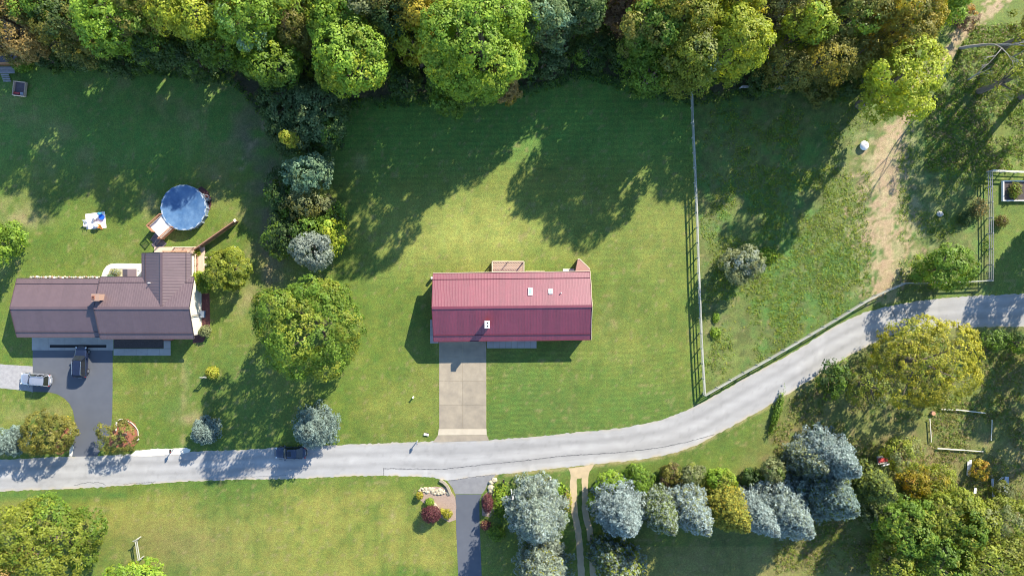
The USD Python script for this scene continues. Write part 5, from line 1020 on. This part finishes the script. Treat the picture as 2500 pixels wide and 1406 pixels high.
# ------------------------------------------------------------------ small things
def mailbox(label, u, v, face, col='metal_grey', h=1.05):
    t = thing('mailbox', label, 'mailbox', W(u, v), face, group='mailboxes along the lane')
    MB().bb(-.05, .05, -.05, .05, 0, h).put('post', 'wood_weathered', t); MB().bb(-.05, .05, -.4, .05, h - .18, h - .10).put('arm', 'wood_weathered', t)
    m = MB(); pr = [(-.1 , 0), (.1, 0), (.1, .14)] + [(.1 * math.cos(a), .14 + .1 * math.sin(a)) for a in np.linspace(.4, 2.74, 6)] + [(-.1, .14)]
    v_ = [(x, -.42, h + z) for x, z in pr] + [(x, .12, h + z) for x, z in pr]; n = len(pr); m.poly(v_[:n]).poly(v_[n:][::-1]); m.add(v_, [[i, (i + 1) % n, n + (i + 1) % n, n + i] for i in range(n)][::-1]).put('box', col, t)
    MB().bb(.101, .115, -.3, -.18, h + .1, h + .28).put('flag', 'lamp_red', t); return t
mailbox('dark mailbox on a thin post over the white gravel shoulder', 425, 1094.5, 0, 'plastic_black', 1.15)
mailbox('grey mailbox left of the concrete drive at the lane', 1020, 1075, 0, 'metal_grey', 1.0)
mailbox('mailbox on a post at the corner of the south drive', 1230, 1172, 180, 'plastic_black', 1.05)
mailbox('white mailbox on a stout white post north-east of the spruce', 1343, 1165, 180, 'paint_white', 1.05)
t = thing('lamp_post', 'tall white double post with curved lamp arm beside the spruce', 'lamp post', W(1252, 1194))
for s in (-1, 1): MB().tube([(s * .28, 0, -.1), (s * .16, 0, 2.6), (0, 0, 5.2)], [.075, .065, .05], 8).put('post', 'paint_white', t)
MB().tube([(0, 0, 5.1), (-.1, .15, 5.5), (-.4, .3, 5.75), (-.8, .35, 5.6), (-.95, .35, 5.2)], .035, 6).put('lamp_arm', 'metal_grey', t); MB().cyl((-.95, .35, 4.75), .16, .45, 10, .10).put('lamp_shade', 'metal_grey', t)
t = thing('garden_trellis', 'small open wooden trellis with spiked top beside the yellow bush', 'trellis', W(507, 919))
for s in (-1, 1): MB().bb(s * .28 - .065, s * .28 + .065, -.05, .05, 0, 1.75).put('upright', 'wood_weathered', t)
for z in (.85, 1.60, 1.72): MB().bb(-.42 if z > 1.5 else -.21, .42 if z > 1.5 else .21, .051, .13, z, z + .11).put('crossbar', 'wood_weathered', t)
for k in range(5): MB().cyl((-.36 + .18 * k, .09, 1.83), .045, .2, 6, .006).put('spike', 'wood_weathered', t)
MB().bb(-.07, .07, .0, .02, 1.1, 1.42).put('plaque', 'wood_brown', t)
t = thing('timber_arbor', 'weathered timber arbor of two long rails on crossed posts at lower left', 'arbor', W(335, 1342))
a, b = W(331, 1318, 1.5) - W(335, 1342), W(338.5, 1366, 1.5) - W(335, 1342)
for e in (a, b): MB().bar((e[0] - .42, e[1] - .16, 1.52), (e[0] + .42, e[1] + .16, 1.52), .13, .09).put('crossbar', 'wood_weathered', t); MB().bb(e[0] - .06, e[0] + .06, e[1] - .06, e[1] + .06, 0, 1.47).put('post', 'wood_weathered', t)
for o in (-.13, .13): MB().bar((a[0] + o, a[1] - .05, 1.42), (b[0] + o, b[1] + .05, 1.42), .10, .09).put('rail', 'wood_weathered', t)
# picnic things on the lawn
t = thing('lawn_blanket', 'white square blanket spread on the lawn beside the pool', 'blanket', (0, 0, 0))
MB().prism([W(u, v)[:2] for u, v in ((208.5, 523), (256, 516.5), (260, 556.5), (211.5, 560))], .006, .03).put('cloth', 'cloth_white', t)
t = thing('slatted_chair', 'white slatted lawn chair at the corner of the blanket', 'chair', W(215.5, 548), 5)
for k in range(8): MB().bb(-.36 + k * .09, -.29 + k * .09, -.35, .35, .38, .40).put('slat', 'paint_white', t)
for k in range(8): MB().bar((-.325 + k * .09, .38, .42), (-.325 + k * .09, .60, .95), .06, .02).put('back_slat', 'paint_white', t)
for x in (-.33, .30): MB().bb(x - .02, x + .02, -.33, -.29, 0, .379).put('leg', 'paint_white', t); MB().bb(x - .02, x + .02, .31, .35, 0, .379).put('leg', 'paint_white', t); MB().bb(x - .04, x + .04, -.36, .42, .58, .61).put('armrest', 'paint_white', t)
t = thing('toy_slide', 'orange plastic toy with a cream hood on the blanket', 'toy', W(240, 551), -20)
MB().bb(-.42, .42, -.32, .25, .03, .55).put('base', 'plastic_orange', t); MB().blob((-.08, -.05, .62), (.48, .30, .22), np.random.default_rng(2), .03, 2).put('hood', 'cloth_white', t); MB().bar((.45, .2, .5), (.75, -.35, .06), .3, .05).put('chute', 'plastic_orange', t)
t = thing('paddling_tub', 'blue plastic tub with a light blue canopy at the blanket corner', 'tub', W(250, 528), 12)
MB().cyl((0, -.15, .03), .36, .28, 14, .42).put('tub', 'plastic_blue', t); MB().cyl((0, -.15, .311), .34, .004, 14).put('water', 'plastic_blue', t)
MB().tube([(-.38, .2, .1), (-.3, .35, .75), (.05, .45, .95), (.35, .35, .75), (.4, .2, .1)], .05, 6).put('hoop', 'plastic_cyan', t); MB().blob((.03, .32, .62), (.34, .16, .26), np.random.default_rng(5), .05, 2).put('canopy', 'plastic_cyan', t)
t = thing('toy_car', 'white and grey small ride-on toy in the middle of the blanket', 'toy', W(232, 536), 40)
MB().bb(-.3, .3, -.18, .18, .12, .30).put('body', 'paint_white', t); MB().bb(-.16, .12, -.15, .15, .302, .42).put('seat', 'metal_grey', t)
for x in (-.2, .2):
    for y in (-.2, .16): MB().cyl((x, y, .11), .10, .05, 12, axis='y').put('wheel', 'tyre', t)
t = thing('wooden_box', 'small wooden open box with pinkish frame on the shaded lawn at top left', 'box', W(54, 220), -6)
MB().bb(-.85, .85, -1.05, 1.05, .25, .32).put('floor', 'wood_purple', t)
for y in (-1.08, 1.02): MB().bb(-.92, .92, y, y + .07, .24, .75).put('side', 'wood_floor', t)
for x in (-.92, .85): MB().bb(x, x + .07, -1.009, 1.019, .24, .75).put('side', 'wood_floor', t)
MB().bb(-.8, .1, -.85, -.55, .33, .60).put('cushion', 'panel_red', t); MB().bb(.2, .65, -.9, -.5, .33, .62).put('cushion', 'metal_grey', t)
for x in (-.8, .8):
    for y in (-.9, .9): MB().bb(x - .04, x + .04, y - .04, y + .04, 0, .24).put('leg', 'wood_purple', t)
t = thing('patio_pole', 'white rectangular box with a tall black pole on the patio of the brown house', 'pole', W(495.5, 767))
MB().bb(-.36, .36, -.52, .52, 0, .32).put('base', 'panel_blue', t); MB().bb(-.31, .31, -.47, .47, .321, .40).put('lid', 'paint_white', t); MB().tube([(-.2, -.1, .4), (-.2, -.1, 1.8), (-.15, -.1, 3.3)], .055, 8).put('pole', 'plastic_black', t)
t = thing('white_tub', 'small white tub on the grass above the round light green tree', 'tub', W(572.5, 606)); MB().cyl((0, 0, 0), .26, .35, 12, .30).put('bucket', 'paint_white', t); MB().cyl((0, 0, .35), .31, .03, 12).put('lid', 'paint_white', t)
t = thing('well_pipe', 'short white pipe standing on the front lawn of the red house', 'pipe', W(1009.5, 968.5)); MB().cyl((0, 0, 0), .11, .55, 10).put('pipe', 'paint_white', t); MB().cyl((0, 0, .55), .14, .08, 10).put('cap', 'paint_white', t)
t = thing('culvert_end', 'pale concrete culvert end by the mailbox left of the concrete drive', 'culvert', W(1041, 1060)); MB().box((0, 0, .08), (.75, .3, .25), -10).put('headwall', 'concrete_white', t); MB().box((0, .22, .0), (.6, .14, .03), -10).put('opening', 'black_hole', t)
t = thing('white_boulder', 'large white rounded boulder with a dark hollow beside the sandy track', 'boulder', W(2107, 357)); m = trimesh.creation.icosphere(3); v_ = np.array(m.vertices); v_ *= 1 + .10 * (noise(v_ * 2.2 + 5) - .5)[:, None]
MB().add(v_ * [.66, .72, .42] + [0, 0, .36], m.faces).put('stone', 'stone_white', t, smooth=True); MB().cyl((.06, .03, .74), .14, .06, 9).put('hollow', 'rock_grey', t)
rg = np.random.default_rng(8)
t = thing('grey_boulder', 'single grey boulder lying in the paddock grass', 'boulder', W(2293, 523)); MB().blob((0, 0, .15), (.46, .42, .36), rg, .16, 2).put('stone', 'rock_grey', t)
t = thing('tree_stump', 'pale orange tree stump beside the white boards', 'stump', W(2276, 1008)); MB().cyl((0, 0, -.05), .38, .4, 14, .32).put('stump', 'bark', t); MB().cyl((0, 0, .351), .31, .01, 14).put('cut_face', 'stump_wood', t)
t = thing('board_rectangle', 'rectangle of thin white boards laid out in the wild grass', 'frame', (0, 0, 0))
for (u0, v0, u1, v1, w) in ((2294, 998.5, 2342, 1000.5, .17), (2343, 1000.5, 2405, 1008, .15), (2270, 1022, 2274, 1079, .09), (2422, 1024, 2420, 1075, .08), (2289, 1094, 2356, 1098.5, .16), (2357, 1098.5, 2401, 1102, .11)): MB().bar(W(u0, v0, .32), W(u1, v1, .32), w, .12).put('board', 'board_white', t)
for (u, v) in ((2294, 998.5), (2405, 1008), (2270, 1024), (2274, 1077), (2422, 1026), (2420, 1073), (2289, 1094), (2401, 1102)): q = W(u, v, .3); MB().bb(q[0] - .03, q[0] + .03, q[1] - .03, q[1] + .03, 0, .258).put('stake', 'wood_weathered', t)
t = thing('white_boards', 'long white boards lying in the grass below the board rectangle', 'boards', (0, 0, 0))
for (u0, v0, u1, v1, w) in ((2370, 1122, 2366, 1162, .36), (2364, 1126, 2361.5, 1160, .2), (2382, 1190, 2380, 1204, .4)): MB().bar(W(u0, v0, .3), W(u1, v1, .3), w, .05).put('board', 'paint_white', t)
t = thing('blue_grey_planks', 'two blue grey planks lying in the shade at lower right', 'planks', (0, 0, 0))
for (u0, v0, u1, v1, w) in ((2423, 1168, 2425, 1212, .34), (2458, 1163, 2455, 1208, .62)): MB().bar(W(u0, v0, .3), W(u1, v1, .3), w, .08).put('plank', 'panel_blue', t)
for (a_, b_) in (((2437, 1172), (2447, 1164)), ((2441, 1172), (2450, 1165))): MB().bar(W(*a_, .4), W(*b_, .4), .05, .05).put('rod', 'paint_white', t)
t = thing('board_stack', 'stack of red and white boards half hidden beside the dark green conifer', 'boards', W(2151, 1125, .5), 8)
for k, (y, m_, w, x) in enumerate(((.75, 'board_white', .12, 0), (.42, 'panel_red', .3, .05), (.12, 'panel_red', .28, .1), (-.2, 'board_white', .14, -.1), (-.5, 'paint_white', .2, .35))): MB().box((x, y, .35 + .05 * k), (1.4, w, .06), -6 + 3 * k).put('board', m_, t)
MB().bb(-.6, .8, -.45, .8, 0, .3).put('crate', 'wood_grey', t)
t = thing('raised_bed', 'white framed raised garden bed of dark soil at the right edge', 'planter', (0, 0, 0)); a, b = W(2444.5, 492), W(2530, 442)
MB().bb(a[0] + .15, b[0], a[1] + .15, b[1] - .15, 0, .25).put('soil', 'soil', t)
for (x0, x1, y0, y1) in ((a[0], b[0], a[1], a[1] + .15), (a[0], b[0], b[1] - .15, b[1]), (a[0], a[0] + .15, a[1] + .151, b[1] - .151)): MB().bb(x0, x1, y0, y1, 0, .42).put('side_board', 'paint_white', t)
# stones round the mulch island and the drives' mouths
t = thing('stone_edging', 'pale stones edging the north side of the mulch island', 'stones', (0, 0, 0))
for k in range(46):
    s = k / 46; u = 1027 + 72 * s + rg.normal(0, 2); v = 1193 + rg.uniform(-4, 8) + 6 * s; r = rg.uniform(.12, .34); q = W(u, v); MB().blob((q[0], q[1], .06), (r, r * rg.uniform(.6, 1), r * .55), rg, .18, 1).put('stone', 'rock_pale', t)
t = thing('white_boulder', 'pale wedge shaped boulder behind the big maroon bush', 'boulder', W(1067, 1235)); MB().prism([(-.35, .55), (.55, -.5), (.45, -.75), (-.2, -.5), (-.5, .1)], 0, .38).put('stone', 'rock_pale', t)
t = thing('culvert_wall', 'curved low concrete culvert wall at the mouth of the south drive', 'wall', (0, 0, 0))
c_ = [W(u, v)[:2] for u, v in ((1074, 1171), (1083, 1176), (1091, 1184), (1096, 1193), (1100, 1203))]
for k in range(4): MB().bar([*c_[k], .16], [*c_[k + 1], .16], .38, .32).put('wall_block', 'concrete', t)
t = thing('culvert_wall', 'stone culvert wall on the spruce side of the south drive', 'wall', (0, 0, 0))
for (u, v, r) in ((1207, 1171, .5), (1199, 1177, .45), (1199, 1190, .62), (1203, 1195, .4), (1198, 1198, .4)): q = W(u, v); MB().blob((q[0], q[1], .1), (r, r * .8, .28), rg, .15, 1).put('stone', 'rock_pale', t)
t = thing('bed_edging', 'pale curved edging with boards round the red mulch bed', 'edging', (0, 0, 0))
MB().tube([[*W(u, v)[:2], .06] for u, v in ((286, 1027), (292, 1023.5), (300, 1023), (312, 1027), (322, 1032), (331, 1041), (337, 1050), (338, 1062), (337, 1072))], .06, 6).put('edging', 'board_white', t)
for (u0, v0, u1, v1, w) in ((284.5, 1030, 283, 1051, .18), (333, 1075, 339, 1071, .2), (177, 1036, 166, 1080, .16)): MB().bar(W(u0, v0, .25), W(u1, v1, .25), w, .12).put('board', 'board_white', t)
t = thing('house_bed_edging', 'row of colourful stones along the north wall of the garage wing', 'stones', (0, 0, 0))
for k in range(34):
    q = W(76 + k * 5.2, 676.5 + rg.uniform(-1.2, 1.2)); r = rg.uniform(.12, .24); MB().blob((q[0], q[1], .05), (r, r * .8, r * .6), rg, .15, 1).put('stone', ['rock_pale', 'rock_grey', 'brick_tan', 'stone_white'][k % 4], t)
